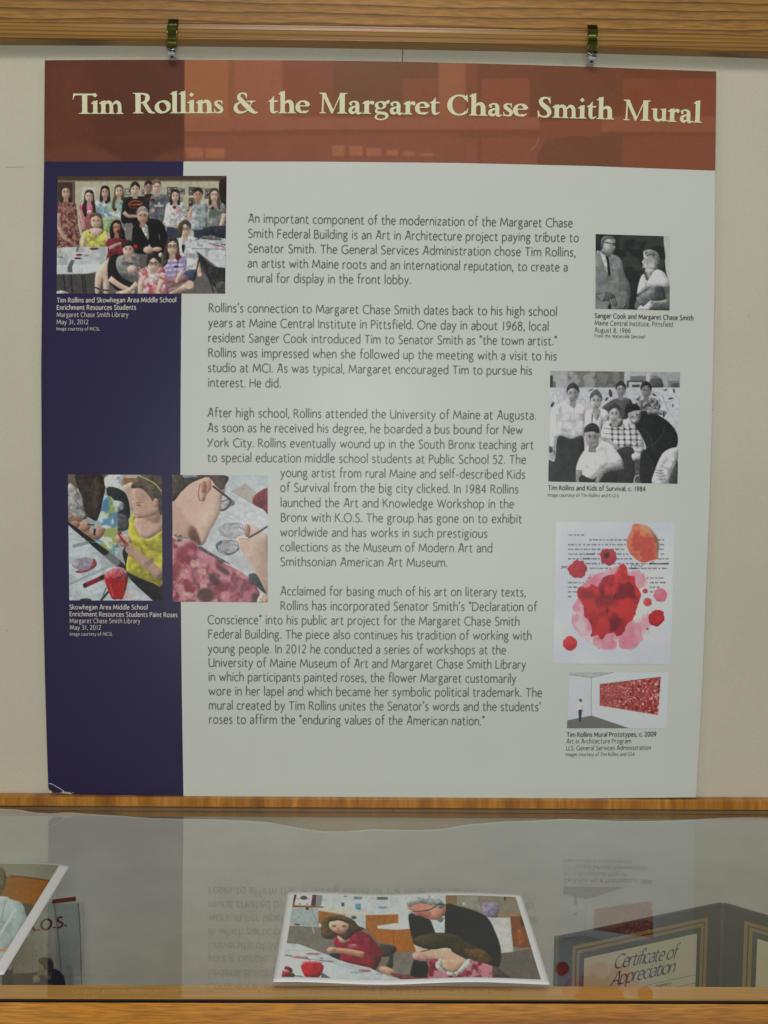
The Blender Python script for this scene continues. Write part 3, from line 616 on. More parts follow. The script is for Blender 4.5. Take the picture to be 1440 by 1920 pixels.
ab = nt.nodes.new('ShaderNodeMath'); ab.operation = 'ABSOLUTE'; L(dot.outputs['Value'], ab.inputs[0])
om = nt.nodes.new('ShaderNodeMath'); om.operation = 'SUBTRACT'; om.inputs[0].default_value = 1; L(ab.outputs[0], om.inputs[1])
pw = nt.nodes.new('ShaderNodeMath'); pw.operation = 'POWER'; pw.inputs[1].default_value = 5; L(om.outputs[0], pw.inputs[0])
ma = nt.nodes.new('ShaderNodeMath'); ma.operation = 'MULTIPLY_ADD'; ma.inputs[1].default_value = 1.3; ma.inputs[2].default_value = .088; ma.use_clamp = True; L(pw.outputs[0], ma.inputs[0])
L(ma.outputs[0], mix.inputs[0]); L(tr.outputs[0], mix.inputs[1]); L(gs.outputs[0], mix.inputs[2]); L(mix.outputs[0], out.inputs[0])
cl = bpy.data.materials.new('glass_underside'); cl.use_nodes = True; nt = cl.node_tree; nt.nodes.clear()
out = nt.nodes.new('ShaderNodeOutputMaterial'); tr = nt.nodes.new('ShaderNodeBsdfTransparent'); tr.inputs[0].default_value = (.97, .985, .97, 1); nt.links.new(tr.outputs[0], out.inputs[0])
mb = MB(); mb.box((-.94, YF, zt-.006), (.94, .0086, zt)); g = mb.build('glass_top', gl, case); g.data.materials.append(cl)
for p in g.data.polygons: p.material_index = 0 if p.normal.z > .5 else 1
zi = zt-.0065
yi = float(onZ(720, 1847.5, zi)[1])                # inner edge of the rim that carries the glass
mb = MB(); mb.box((-.95, YF-.004, Z_FLOOR-.02), (.95, yi, zi)); mb.build('glass_rest', m_oak_in, case, bevel=.0015)
mb = MB(); mb.box((-.95, YF-.0032, zt-.0063), (.95, YF-.0002, zt-.0012)); mb.build('gasket', m_gasket, case)
yg = float(onZ(720, 1879.5, zt+.0005)[1])
mb = MB(); mb.box((-.95, yg-.075, Z_FLOOR-.02), (.95, yg, zt+.0005)); mb.build('front_rim', m_oak, case, bevel=.0018)
mb = MB(); mb.box((-.95, yg+.0001, Z_FLOOR-.0199), (.95, YF-.0041, zt-.006)); mb.build('gap_filler', m_gasket, case)
mb = MB(); mb.box((-.95, .0088, Z_FLOOR), (.95, .03, -.021)); mb.build('back_wall', m_board_in, case)
mb = MB(); mb.box((-.95, yi, Z_FLOOR-.02), (.95, .03, Z_FLOOR-.0005)); mb.build('case_floor', m_board_in, case)
for s, e in ((-.95, -.936), (.936, .95)):
    mb = MB(); mb.box((s, yi+.0002, Z_FLOOR), (e, .0086, zi)); mb.build('side_wall', m_oak_in, case)

# hanging cloth that lines the back of the case, hem waving below the glass
cloth_top = [(0, 1512), (40, 1513.5), (70, 1519), (100, 1521), (130, 1518.5), (170, 1522), (230, 1526), (290, 1531), (350, 1533), (400, 1534), (450, 1535.5), (505, 1539), (560, 1549), (605, 1555), (645, 1555), (700, 1550), (740, 1551), (790, 1552), (835, 1549), (875, 1542), (930, 1538), (1000, 1536), (1060, 1533), (1110, 1535), (1160, 1537), (1230, 1536), (1290, 1533), (1350, 1529), (1400, 1528), (1440, 1529)]
m_cloth = add_noise(mat('linen', C(196, 197, 192), .95, spec=.1), C(196, 197, 192), .05, 14, 700, .05, .5, 700, (1, 1, 2.2))
m_hem = add_noise(mat('linen_hem', C(206, 205, 196), .95, spec=.1), C(206, 205, 196), .05, 14, 700, .05, .5, 700)
CT = np.array([onY(a, b, .0) for a, b in cloth_top]); CT = CT[np.argsort(CT[:, 0])]
def cloth_y(x, t):
    a = np.minimum(1, t*3)
    return -.0045-.0022*a*(1+np.sin(x*21+.8*np.sin(x*9)))-.0016*a*(1+np.sin(x*47+2*t))-.0022*(1+np.sin(x*13.0+1.1))*np.exp(-t*4)-.001*np.exp(-t*6)
nx, nz = 360, 60; V = []; F = []
for j in range(nz):
    t = (j/(nz-1))**1.3
    for i in range(nx):
        x = -.93+1.86*i/(nx-1); z0 = float(np.interp(x, CT[:, 0], CT[:, 2], left=CT[0, 2]+.002*math.sin(x*30), right=CT[-1, 2]))
        if j < 3: z = z0-.0015*j
        else: z = z0-.003+(Z_FLOOR+.004-z0+.003)*((j-2)/(nz-3))
        V.append((x, float(cloth_y(x, t)), z))
for j in range(nz-1):
    for i in range(nx-1): a = j*nx+i; F.append((a, a+nx, a+nx+1, a+1))
cloth = mkmesh('lining_cloth', V, F, m_cloth, smooth=True)
cloth.data.materials.append(m_hem)
for p in cloth.data.polygons:
    if p.index < 2*(nx-1): p.material_index = 1
so = cloth.modifiers.new('solid', 'SOLIDIFY'); so.thickness = .0009
cloth['label'] = 'grey beige cloth with a wavy hem lining the back of the display case'; cloth['category'] = 'cloth'

# ---------------------------------------------------------------- picture-rail clips
m_brass = mat('polished_brass', (.15, .15, .035), .18, 1.0); m_dark = mat('aged_brass', (.04, .03, .01), .25, 1.0)
m_steel = mat('nickel', (.42, .43, .44), .2, 1.0); m_vinyl = mat('clear_vinyl_strap', (.62, .62, .62), .25, spec=.6); m_snap = mat('snap', (.07, .075, .08), .3, 1.0)
def strip_solid(name, pts, w, th, mt, parent, x0, tilt=0.0):
    """a bent metal strip: pts (y, z) seen from the side, width w along x"""
    P = smooth_pts(np.array(pts), False, 4); d = np.gradient(P, axis=0); d /= np.linalg.norm(d, axis=1)[:, None]; n = np.stack([-d[:, 1], d[:, 0]], -1)*th/2
    V = []
    for p, q in zip(P, n):
        xo = x0+tilt*(p[1]-P[0, 1])
        for sxx in (-w/2, w/2):
            for s in (1, -1): V.append((xo+sxx, p[0]+q[0]*s, p[1]+q[1]*s))
    F = []
    for i in range(len(P)-1):
        a = i*4; b = a+4; F += [(a, b, b+2, a+2), (a+1, a+3, b+3, b+1), (a, a+1, b+1, b), (a+2, b+2, b+3, a+3)]
    F += [(0, 2, 3, 1), (len(V)-4, len(V)-3, len(V)-1, len(V)-2)]
    o = mkmesh(name, V, F, mt, parent, smooth=False)
    b = o.modifiers.new('bevel', 'BEVEL'); b.width = th*.35; b.segments = 2; b.limit_method = 'ANGLE'
    return o
def rail_clip(px, ytop, ybot, strap, label, shape, tilt):
    Yf = -.0165
    x0 = float(onY(px, ytop, Yf)[0]); zt_ = float(onY(px, ytop, -.012)[2]); zb_ = float(onY(px, ybot, Yf)[2]); sc = .000725
    r = empty('rail_clip', (x0, Yf, zt_), label, 'clip', 'clips hanging the poster from the wood rail')
    h = zt_-zb_
    hook = [(-.0079, zt_-.003), (-.0085, zt_+.0008), (-.0125, zt_+.0012), (-.0170, zt_-.004), (-.0172, zt_-.008)]
    strip_solid('hook_tip', hook, .0125, .0011, m_dark, r, x0+.0004, tilt)
    if shape == 0:
        body = [(-.0175, zt_-.0055), (-.0192, zt_-.009), (-.0172, zt_-.014), (-.0166, zt_-.024), (-.0190, zt_-.030), (-.0192, zt_-.037), (-.0172, zb_+.004), (-.0150, zb_)]
    else:
        body = [(-.0170, zt_-.0055), (-.0196, zt_-.0085), (-.0172, zt_-.013), (-.0160, zt_-.019), (-.0196, zt_-.023), (-.0180, zt_-.027), (-.0192, zt_-.034), (-.0172, zb_+.005), (-.0140, zb_)]
    strip_solid('clip_body', body, .0118, .0011, m_brass, r, x0, tilt)
    # flanged side edges catch the light
    for s in (-1, 1):
        mb = MB(); mb.tube([(x0+s*.0059+tilt*(-(.006)), -.0185, zt_-.009), (x0+s*.0059+tilt*(-.02), -.0175, zt_-.02), (x0+s*.0059+tilt*(-.034), -.0192, zt_-.036), (x0+s*.0056-tilt*h, -.0168, zb_+.002)], .0008, 8)
        mb.build('side_flange', m_brass, r, smooth=True)
    # split ring and swivel
    rx = float(onY(strap[0], strap[1], Yf)[0]); rz = float(onY(strap[0], strap[1], -.013)[2])
    a = np.linspace(0, 2*np.pi, 21)[:-1]
    mb = MB(); mb.tube([(x0-tilt*h+.0062*math.cos(q), -.0155+.0022*math.sin(q), zb_-.0015+.0045*math.sin(q)) for q in a], .0009, 8, True); mb.build('ring', m_steel, r, smooth=True)
    mb = MB(); mb.tube([(rx+.0040*math.cos(q), -.0140+.001*math.sin(q), rz+.0035+.0046*math.sin(q)) for q in a], .0010, 8, True); mb.build('swivel_loop', m_steel, r, smooth=True)
    mb = MB(); mb.tube([(rx-.0035, -.0125, rz+.0005), (rx+.0015, -.0135, rz+.0045), (rx+.0045, -.013, rz-.0015)], [.0013, .0019, .0011], 10); mb.build('swivel_pin', m_snap, r, smooth=True)
    # clear strap with snap, ending behind the poster's top edge
    zs = rz-.019
    st = [(-.0132, rz+.0008), (-.0110, rz-.004), (.003, rz-.0066), (.0064, rz-.0086), (.0068, rz-.020)]
    strip_solid('strap', st, .0092, .0012, m_vinyl, r, rx)
    mb = MB(); mb.tube([(rx, -.0075, rz-.0042), (rx, -.0100, rz-.0056)], .0019, 14); mb.build('snap_button', m_snap, r, smooth=True)
    return r
rail_clip(324, 38.5, 85, (320.5, 96), 'darker brass clip on the rail above the dark brown corner of the poster', 0, .05)
rail_clip(1111, 49.5, 94, (1111.5, 105), 'brass clip with a bright stepped front on the rail above the word Smith', 1, -.02)

# pencil marks and a nick on the board
m_mark = mat('pencil_mark', C(128, 122, 100), .8); m_nick = mat('nick', C(70, 62, 50), .8)
for nm, pts, mt_ in (('pencil_mark', [(10, 313), (28, 313.4), (46, 313)], m_mark), ('scuff_mark', [(386, 78.6), (400, 79.4), (425, 78.2), (452, 77.4)], m_mark), ('scuff_mark', [(298, 77), (301, 80)], m_mark), ('scuff_mark', [(1336.5, 767), (1337.6, 769)], m_nick), ('scuff_mark', [(12, 1180), (13.5, 1184)], m_mark), ('scuff_mark', [(1402, 590), (1405, 596)], m_mark)):
    P = np.array(pts, float); a, b = ribbon(P, .9)
    V = [onY(*q, WALL_Y-.0003) for q in list(a)+list(b)]; n = len(a)
    o = mkmesh(nm, V, [(i, n+i, n+i+1, i+1) for i in range(n-1)], mt_); 
    o['kind'] = 'structure'

# ================================================================ THE POSTER
poster = empty('poster', onY(700, 1497, 0), 'large printed poster with a terracotta heading band and a purple left column', 'poster')
def gloss(name, col, rough=.34):
    return add_noise(mat(name, col, rough, spec=.5), col, .012, 9, 1500, .02)
m_paper = gloss('poster_white', C(176, 180, 172)); m_purple = gloss('poster_purple', C(38, 34, 62)); m_edge = mat('foam_edge', C(150, 150, 140), .8)
m_edge_dark = mat('edge_shade', C(70, 40, 30), .7)
m_ink = mat('grey_ink', C(82, 86, 82), .37); m_ink_b = mat('dark_ink', C(66, 70, 68), .37); m_capw = mat('pale_print', C(172, 168, 160), .4)
m_title = gloss('heading_cream', C(198, 199, 158))
E_top = [(84, 113), (200, 112.2), (330, 112), (450, 112.5), (600, 113.5), (750, 115.5), (860, 118), (985, 121.5), (1110, 125.5), (1230, 130), (1343, 134)]
E_right = [(1343, 134), (1342.5, 220), (1341, 320), (1340, 480), (1338.7, 600), (1335, 768), (1329.6, 960), (1323.8, 1100), (1316, 1300), (1304.8, 1495)]
E_bot = [(1304.8, 1495), (1100, 1497), (900, 1497.3), (720, 1497), (500, 1495.5), (344, 1493.5), (200, 1491), (133, 1489.4), (118, 1487.2), (104, 1487.5), (97, 1486), (93, 1481.5)]
E_left = [(90.5, 1478), (88.5, 1420), (84.5, 1280), (80.5, 1100), (78.3, 900), (77.2, 700), (79.3, 500), (82.5, 303), (83.4, 200)]
E_col = [(346, 112.3), (345, 200), (343.7, 303), (341.5, 450), (339.8, 600), (338.7, 750), (338.3, 890), (339.2, 1130), (341, 1300), (344, 1493.2)]
def prism(name, out, Y0, Y1, mt, parent):
    k = len(out); V = [onY(a, b, Y0) for a, b in out]; V2 = [v+np.array([0, Y1-Y0, 0]) for v in V]
    F = [tuple(range(k))[::-1], tuple(range(k, 2*k))]+[(i, (i+1) % k, (i+1) % k+k, i+k) for i in range(k)]
    return mkmesh(name, V+V2, F, mt, parent)
outline = E_top+E_right[1:]+E_bot[1:]+E_left
b = prism('foam_board', outline, .0002, .0042, m_edge, poster)
def ladder(name, left, right, Y, mt, parent, n=24):
    """sheet between two measured vertical-ish edges"""
    Lp = np.array(left, float); Rp = np.array(right, float); V = []
    for P in (Lp, Rp):
        t = np.r_[0, np.cumsum(np.linalg.norm(np.diff(P, axis=0), axis=1))]; t /= t[-1]; q = np.linspace(0, 1, n)
        V.append([onY(np.interp(a, t, P[:, 0]), np.interp(a, t, P[:, 1]), Y) for a in q])
    W = V[0]+V[1]
    return mkmesh(name, W, [(i, i+1, n+i+1, n+i) for i in range(n-1)], mt, parent)
hb = [(344, 302.6), (600, 303), (860, 305.5), (1100, 311), (1341, 320)]
wp = hb+[p for p in E_right if p[1] > 321]+E_bot[1:6][:-1]+[(344, 1493.2)]+[p for p in E_col[::-1] if 304 < p[1] < 1490]
V = [onY(a, b, -.0001) for a, b in wp]
from mathutils.geometry import tessellate_polygon
def flat(name, pts, Y, mt, parent):
    V = [onY(a, b, Y) for a, b in pts]
    T = tessellate_polygon([[Vector((v[0], v[2], 0)) for v in V]])
    return mkmesh(name, V, [tuple(t) for t in T], mt, parent)
flat('white_field', wp, -.0001, m_paper, poster)
colL = [(82.5, 303)]+[(79.3, 500), (77.2, 700), (78.3, 900), (80.5, 1100), (84.5, 1280), (88.5, 1420), (90.5, 1477), (93, 1481), (97, 1485.5), (104, 1487)]
flat('purple_column', [(82.7, 303), (344, 302.6)]+[p for p in E_col if p[1] > 304]+[(200, 1490.8), (136, 1489.3), (132, 1485.5), (120, 1484), (112, 1487)]+colL[::-1][:-1], -.00015, m_purple, poster)
# terracotta heading band: overlapping printed squares, with window reflections painted in
hp = Paint((0, 0, 1), (80, 108, 1346, 324), 1.2, (124, 73, 52))
R = hp.rect
ft = dict(ft=1.2, tex=.03, cell=30)
R(346, 100, 432, 250, (143, 90, 56), **ft); R(428, 100, 441, 220, (128, 78, 52), **ft); R(440, 100, 530, 250, (138, 83, 58), **ft)
R(530, 100, 627, 218, (119, 69, 48), **ft); R(625, 100, 900, 218, (102, 67, 45), **ft); R(755, 148, 822, 219, (120, 71, 50), **ft)
R(822, 100, 874, 222, (138, 86, 56), **ft); R(873, 100, 899, 220, (116, 67, 46), **ft); R(896, 100, 1170, 234, (102, 62, 42), **ft)
R(903, 147, 993, 222, (125, 71, 49), **ft); R(1167, 100, 1350, 222, (101, 58, 39), **ft); R(1167, 147, 1350, 222, (119, 65, 44), **ft)
R(346, 220, 1012, 243, (135, 82, 60), **ft); R(1012, 226, 1127, 261, (120, 69, 49), **ft); R(1127, 219, 1350, 247, (131, 79, 54), **ft)
hp.poly([(346, 246), (600, 243), (1012, 243), (1012, 248), (700, 252), (346, 256)], (112, 68, 50), sm=False, **ft)
R(346, 256, 1012, 330, (124, 74, 55), **ft); R(1127, 247, 1350, 258, (110, 65, 46), **ft)
hp.poly([(1003, 330), (1008, 290), (1022, 262), (1070, 252), (1168, 252), (1168, 330)], (103, 65, 48), sm=False, **ft); R(1168, 256, 1350, 330, (120, 70, 50), **ft)
R(896, 256, 903, 330, (110, 66, 48), **ft); R(1012, 243, 1127, 256, (120, 69, 49), **ft); R(860, 246, 1010, 258, (110, 66, 49), ft=3, tex=.05)
for x0, x1, y0, y1 in ((346, 381, 277, 296), (385, 421, 278, 296), (623, 646, 272, 292), (655, 680, 274, 292), (687, 714, 277, 292), (724, 746, 281, 292), (756, 777, 284, 292), (787, 812, 287, 292)):
    R(x0, y0, x1, y1, (147, 94, 66), ft=1.0, tex=.05)  # pale blocks: reflected windows put into the band's colour
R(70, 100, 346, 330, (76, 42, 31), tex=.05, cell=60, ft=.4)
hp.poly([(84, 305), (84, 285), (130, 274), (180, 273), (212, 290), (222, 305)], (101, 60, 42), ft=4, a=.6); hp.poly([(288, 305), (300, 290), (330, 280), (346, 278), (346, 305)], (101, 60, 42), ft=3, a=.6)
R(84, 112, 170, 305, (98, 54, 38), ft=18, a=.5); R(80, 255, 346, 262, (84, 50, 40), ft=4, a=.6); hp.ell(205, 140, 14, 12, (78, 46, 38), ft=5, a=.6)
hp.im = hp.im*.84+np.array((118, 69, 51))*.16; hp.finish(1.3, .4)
eT = np.array(E_top, float); eB = np.array([(82.5, 303.2), (344, 302.6), (600, 303), (860, 305.5), (1100, 311), (1341.2, 320)], float)
def header_surf(u, v):
    t = np.interp(u, np.linspace(0, 1, 200), np.linspace(0, 1, 200))
    xt = 84+(1343-84)*t; xb = 82.5+(1341.2-82.5)*t; yt_ = np.interp(xt, eT[:, 0], eT[:, 1]); yb_ = np.interp(xb, eB[:, 0], eB[:, 1])
    px = np.stack([xt+(xb-xt)*v, yt_+(yb_-yt_)*v], -1)
    P = np.array([onY(a, b, -.0002) for a, b in px]); return P, px
m_print = vcmat('photo_print', .34, .5); m_print_gloss = vcmat('loose_print', .3, .5)
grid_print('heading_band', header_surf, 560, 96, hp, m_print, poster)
def hair(name, pts, w, mt, Y=-.0011):
    P = smooth_pts(np.array(pts, float), False, 4); ww = np.full(len(P), w); ww[0] = ww[-1] = w*.3; a, b = ribbon(P, ww)
    V = [onY(*q, Y) for q in list(a)+list(b)]; n = len(a)
    return mkmesh(name, V, [(i, n+i, n+i+1, i+1) for i in range(n-1)], mt, poster)
m_scr = mat('scratch', C(176, 176, 178), .5); m_scr2 = mat('scratch_tan', C(160, 112, 70), .5); m_core = mat('bared_core', C(196, 190, 190), .7)
hair('scratch', [(1010, 256), (1008, 266), (1003, 275), (994, 283)], 1.2, m_scr2)
hair('scratch', [(90.8, 1468.5), (98, 1470.5), (106, 1475), (112, 1478.5), (118, 1482.5)], 1.1, m_scr)
hair('chipped_corner', [(92.5, 1486.2), (95.2, 1485.2), (95.6, 1482.2)], 1.7, m_core); hair('chipped_corner', [(119, 1482), (117.8, 1484), (118.8, 1486)], 1.6, m_core)
hair('chipped_corner', [(136, 1485.4), (137.6, 1487)], 2.4, m_core); hair('chipped_corner', [(111.5, 1486), (112.5, 1487)], 1.2, m_core)
hair('seam_line', [(83, 304.2), (343, 303.6)], .6, m_purple)

# heading words
for w, p0, p1 in (('Tim', (136.6, 213.4), (232.3, 213.6)), ('Rollins', (249.3, 212.6), (419.4, 212.3)), ('&', (437.2, 212.3), (485, 212.3)), ('the', (502.3, 212.4), (580.8, 212.4)),
                  ('Margaret', (597.8, 212.3), (825, 215.3)), ('Chase', (838, 215.8), (989.6, 218.8)), ('Smith', (1007, 219.8), (1150.8, 224.2)), ('Mural', (1167.6, 225.2), (1315.4, 230.3))):
    serif_word('heading_word', w, p0, p1, 38.5, m_title, poster)

BODY = [
 ("An important component of the modernization of the Margaret Chase", 465.5, 417, 1073, 425.7),
 ("Smith Federal Building is an Art in Architecture project paying tribute to", 465.5, 445, 1084.5, 453.3),
 ("Senator Smith. The General Services Administration chose Tim Rollins,", 465.2, 473, 1079, 480.5),
 ("an artist with Maine roots and an international reputation, to create a", 465, 500.8, 1063.8, 508.5),
 ("mural for display in the front lobby.", 465, 529, 770, 532),
 ("Rollins's connection to Margaret Chase Smith dates back to his high school", 392, 584.5, 1043.8, 591.8),
 ("years at Maine Central Institute in Pittsfield. One day in about 1968, local", 391, 612.5, 1028, 619.3),
 ("resident Sanger Cook introduced Tim to Senator Smith as <the town artist.>", 391, 640.8, 1043.5, 647),
 ("Rollins was impressed when she followed up the meeting with a visit to his", 391, 668.8, 1043.3, 675.3),
 ("studio at MCI. As was typical, Margaret encouraged Tim to pursue his", 390.3, 696.8, 997, 702.5),
 ("interest. He did.", 390.5, 724.8, 525.8, 726),
 ("After high school, Rollins attended the University of Maine at Augusta.", 389.5, 781.3, 1004.3, 786.3),
 ("As soon as he received his degree, he boarded a bus bound for New", 389.5, 809.3, 979.5, 813.5),
 ("York City. Rollins eventually wound up in the South Bronx teaching art", 389.5, 837.5, 1000, 841.8),
 ("to special education middle school students at Public School 52. The", 389.5, 865.5, 985.5, 869.3),
 ("young artist from rural Maine and self-described Kids", 526.5, 893.8, 984, 897.3),
 ("of Survival from the big city clicked. In 1984 Rollins", 526, 921.5, 971.5, 925),
 ("launched the Art and Knowledge Workshop in the", 526.5, 949.8, 963, 952.5),
 ("Bronx with K.O.S. The group has gone on to exhibit", 527, 977.5, 978, 980.5),
 ("worldwide and has works in such prestigious", 526, 1005.3, 913.3, 1007.8),
 ("collections as the Museum of Modern Art and", 526, 1033, 922.5, 1035.3),
 ("Smithsonian American Art Museum.", 526, 1060.8, 838.5, 1062.5),
 ("Acclaimed for basing much of his art on literary texts,", 526, 1115.8, 985.5, 1118),
 ("Rollins has incorporated Senator Smith's <Declaration of", 526.5, 1143.3, 1006, 1145.5),
 ("Conscience> into his public art project for the Margaret Chase Smith", 390, 1169.5, 973.5, 1172.8),
 ("Federal Building. The piece also continues his tradition of working with", 391, 1196.3, 996, 1199.5),
 ("young people. In 2012 he conducted a series of workshops at the", 390.5, 1223.8, 948, 1226.5),
 ("University of Maine Museum of Art and Margaret Chase Smith Library", 391.5, 1250, 985.5, 1253.5),
 ("in which participants painted roses, the flower Margaret customarily", 391.5, 1276.5, 967, 1280),
 ("wore in her lapel and which became her symbolic political trademark. The", 391.5, 1303.3, 1015.5, 1306.3),
 ("mural created by Tim Rollins unites the Senator's words and the students'", 392, 1330, 1013, 1333),
 ("roses to affirm the <enduring values of the American nation.>", 392.5, 1356.3, 908, 1359.5),
]
for t, x0, y0, x1, y1 in BODY:
    text_line('text_line', t, (x0, y0), (x1, y1), 15.4, m_ink, poster)
CAPT = [
 ("Tim Rollins and Skowhegan Area Middle School", 107, 567, 330, 566.3, 8.0, 1), ("Enrichment Resources Students", 107, 580.7, 254.8, 580.3, 8.0, 1),
 ("Margaret Chase Smith Library", 106.7, 594.3, 240.3, 594, 8.0, 0), ("May 31, 2012", 106.5, 607.7, 165.3, 607.7, 8.0, 0), ("Image courtesy of MCSL", 106, 619.3, 186.8, 619.3, 5.6, 0),
 ("Skowhegan Area Middle School", 130.5, 1142.3, 276.5, 1142.6, 7.8, 1), ("Enrichment Resources Students Paint Roses", 131, 1155.2, 332.5, 1156.8, 7.8, 1),
 ("Margaret Chase Smith Library", 131, 1168, 262.6, 1168.3, 7.8, 0), ("May 31, 2012", 131.5, 1180.5, 189, 1180.5, 7.8, 0), ("Image courtesy of MCSL", 131, 1191.6, 211, 1191.7, 5.6, 0),
 ("Sanger Cook and Margaret Chase Smith", 1115.5, 595.8, 1299.5, 600.4, 8.0, 1), ("Maine Central Institute, Pittsfield", 1115.3, 609.5, 1261, 612.6, 8.0, 0),
 ("August 8, 1966", 1115, 622.8, 1182, 623.9, 8.0, 0), ("From the Waterville Sentinel", 1115, 632.4, 1207.5, 634.5, 5.8, 2),
 ("Tim Rollins and Kids of Survival, c. 1984", 1028, 918.6, 1210, 920.8, 8.0, 1), ("Image courtesy of Tim Rollins and K.O.S.", 1027, 931, 1161, 932.2, 5.8, 0),
 ("Tim Rollins Mural Prototypes, c. 2009", 1063, 1381.6, 1230, 1380.6, 7.8, 1), ("Art in Architecture Program", 1062.5, 1394, 1183, 1393.3, 7.8, 0),
 ("U.S. General Services Administration", 1062, 1407, 1220, 1405.6, 7.8, 0), ("Images courtesy of Tim Rollins and GSA", 1061, 1417.6, 1190, 1417, 5.6, 0),
]
for t, x0, y0, x1, y1, cap, st in CAPT:
    dark = x0 > 1000
    text_line('caption_line', t, (x0, y0), (x1, y1), cap*1.04, (m_ink_b if dark else m_capw), poster, wt=.165 if st == 1 else .115, gap=.20, space=.34, italic_from=9 if st == 2 else None)

# ================================================================ PRINTED PICTURES ON THE POSTER
def picture(name, frame, quad, d, bg, draw, dens=1.0, grain=2.0, soft=.45, label=None, Y=-.0005, matl=None, vol=.8, sat=.80, con=.97, lift=-4, crease=1.0):
    surf, bb = panel_surf(frame, quad, Y); p = Paint(frame, bb, d, bg); p.vol = vol; p.crease = crease; draw(p); p.finish(grain, soft, sat, con, lift)
    w = int((bb[2]-bb[0])*dens); h = int((bb[3]-bb[1])*dens)
    o = grid_print(name, surf, w, h, p, matl or m_print, poster)
    if label: o['label'] = label
    return o
SK = (176, 142, 122); SKL = (190, 158, 138)
def rose(p, x, y, r, c=(118, 24, 28)):
    c = tuple(q*.85 for q in c)
    p.ell(x, y, r, r*.85, c, tex=.35, cell=3); p.ell(x-r*.2, y-r*.1, r*.4, r*.35, np.array(c)*1.25, ft=1)
    p.line([(x, y+r*.8), (x-2, y+r*3.5)], 3, (60, 75, 50), a=.7)
def draw_group(p):
    f = p.face
    p.rect(60, 30, 1400, 700, (168, 163, 134)); p.rect(60, 30, 1400, 80, (74, 56, 42)); p.rect(60, 74, 1400, 84, (118, 104, 80))
    p.rect(60, 30, 1400, 44, (52, 44, 38)); p.rect(70, 84, 205, 600, (110, 84, 62)); p.rect(198, 84, 208, 560, (84, 66, 52)); p.rect(76, 90, 190, 260, (64, 50, 42), tex=.2)
    p.rect(262, 130, 365, 225, (186, 186, 172)); p.poly([(1325, 75), (1400, 75), (1400, 300), (1345, 270), (1322, 180)], (38, 26, 24))
    for x0, y0, x1, y1, c in ((590, 138, 640, 190, (90, 90, 88)), (720, 145, 745, 190, (100, 100, 98)), (918, 126, 1000, 205, (60, 58, 54)), (1003, 138, 1058, 182, (92, 90, 86)), (1085, 125, 1138, 190, (62, 60, 56)), (1140, 132, 1200, 182, (96, 96, 92)), (1210, 138, 1265, 215, (70, 66, 62)), (1085, 210, 1135, 300, (70, 68, 64)), (1015, 205, 1040, 240, (100, 96, 92)), (1068, 300, 1130, 315, (60, 56, 52))):
        p.rect(x0, y0, x1, y1, c); p.rect(x0+7, y0+8, x1-7, y1-8, (156, 154, 144), tex=.4, cell=4); p.mottle(x0+8, y0+10, x1-8, y1-10, (60, 60, 58), .9, 16, .5, x0)
    p.rect(60, 600, 1400, 960, (88, 84, 80), tex=.12, cell=5)
    # back row, left to right
    p.poly([(75, 250), (95, 232), (180, 228), (215, 262), (232, 420), (248, 600), (60, 620), (60, 330)], (128, 78, 70)); p.mottle(60, 228, 250, 620, (168, 118, 104), .8, 16, .5, 3, .1, [(75, 250), (95, 232), (180, 228), (215, 262), (232, 420), (248, 600), (60, 620), (60, 330)])
    p.mottle(60, 228, 250, 620, (84, 40, 40), .8, 14, .58, 4, .1, [(75, 250), (95, 232), (180, 228), (215, 262), (232, 420), (248, 600), (60, 620), (60, 330)])
    p.limb([(75, 330), (88, 440), (130, 520), (165, 540)], 38, 24, SK); f(138, 168, 34, 46, SK, (66, 46, 36)); rose(p, 168, 505, 17)
    p.poly([(240, 300), (262, 262), (380, 262), (400, 300), (392, 350), (340, 470), (262, 460)], (188, 84, 112)); p.poly([(238, 310), (262, 320), (292, 440), (270, 450)], SK); f(318, 200, 31, 42, SKL, (58, 42, 34)); p.ell(322, 318, 22, 12, (210, 190, 190))
    p.poly([(262, 280), (290, 240), (300, 340), (280, 350)], (58, 42, 34)); p.poly([(345, 240), (372, 280), (365, 330), (345, 320)], (58, 42, 34)); p.rect(262, 455, 330, 480, (70, 74, 86))
    p.poly([(365, 250), (400, 228), (490, 232), (530, 262), (600, 280), (605, 420), (500, 470), (400, 420)], (172, 186, 184)); p.mottle(370, 230, 605, 420, (88, 120, 168), .85, 40, .55, 8); p.mottle(370, 230, 605, 420, (120, 160, 120), .6, 34, .6, 9)
    p.poly([(400, 370), (500, 380), (490, 470), (400, 470)], (146, 176, 120)); f(440, 168, 30, 42, SK, (38, 30, 28)); f(548, 160, 29, 42, SKL, (92, 76, 58)); p.poly([(505, 200), (520, 200), (512, 290), (492, 280)], (92, 76, 58)); p.poly([(585, 200), (600, 220), (596, 300), (578, 290)], (92, 76, 58))
    rose(p, 452, 242, 16); rose(p, 517, 300, 15); p.limb([(500, 350), (520, 380), (560, 375)], 20, 16, SK)
    p.poly([(570, 290), (590, 215), (640, 200), (740, 198), (772, 230), (780, 400), (580, 410)], (34, 32, 32)); f(672, 146, 33, 44, SKL, (46, 38, 34), style='short', glasses=False); p.ell(676, 262, 58, 34, (150, 70, 40)); p.ell(676, 262, 46, 24, (34, 30, 30)); p.rect(632, 256, 720, 268, (150, 66, 40), tex=.5, cell=3)
    p.limb([(585, 320), (620, 350), (680, 350)], 30, 22, SK); p.rect(596, 405, 652, 560, (112, 108, 104)); rose(p, 668, 288, 14, (140, 30, 24))
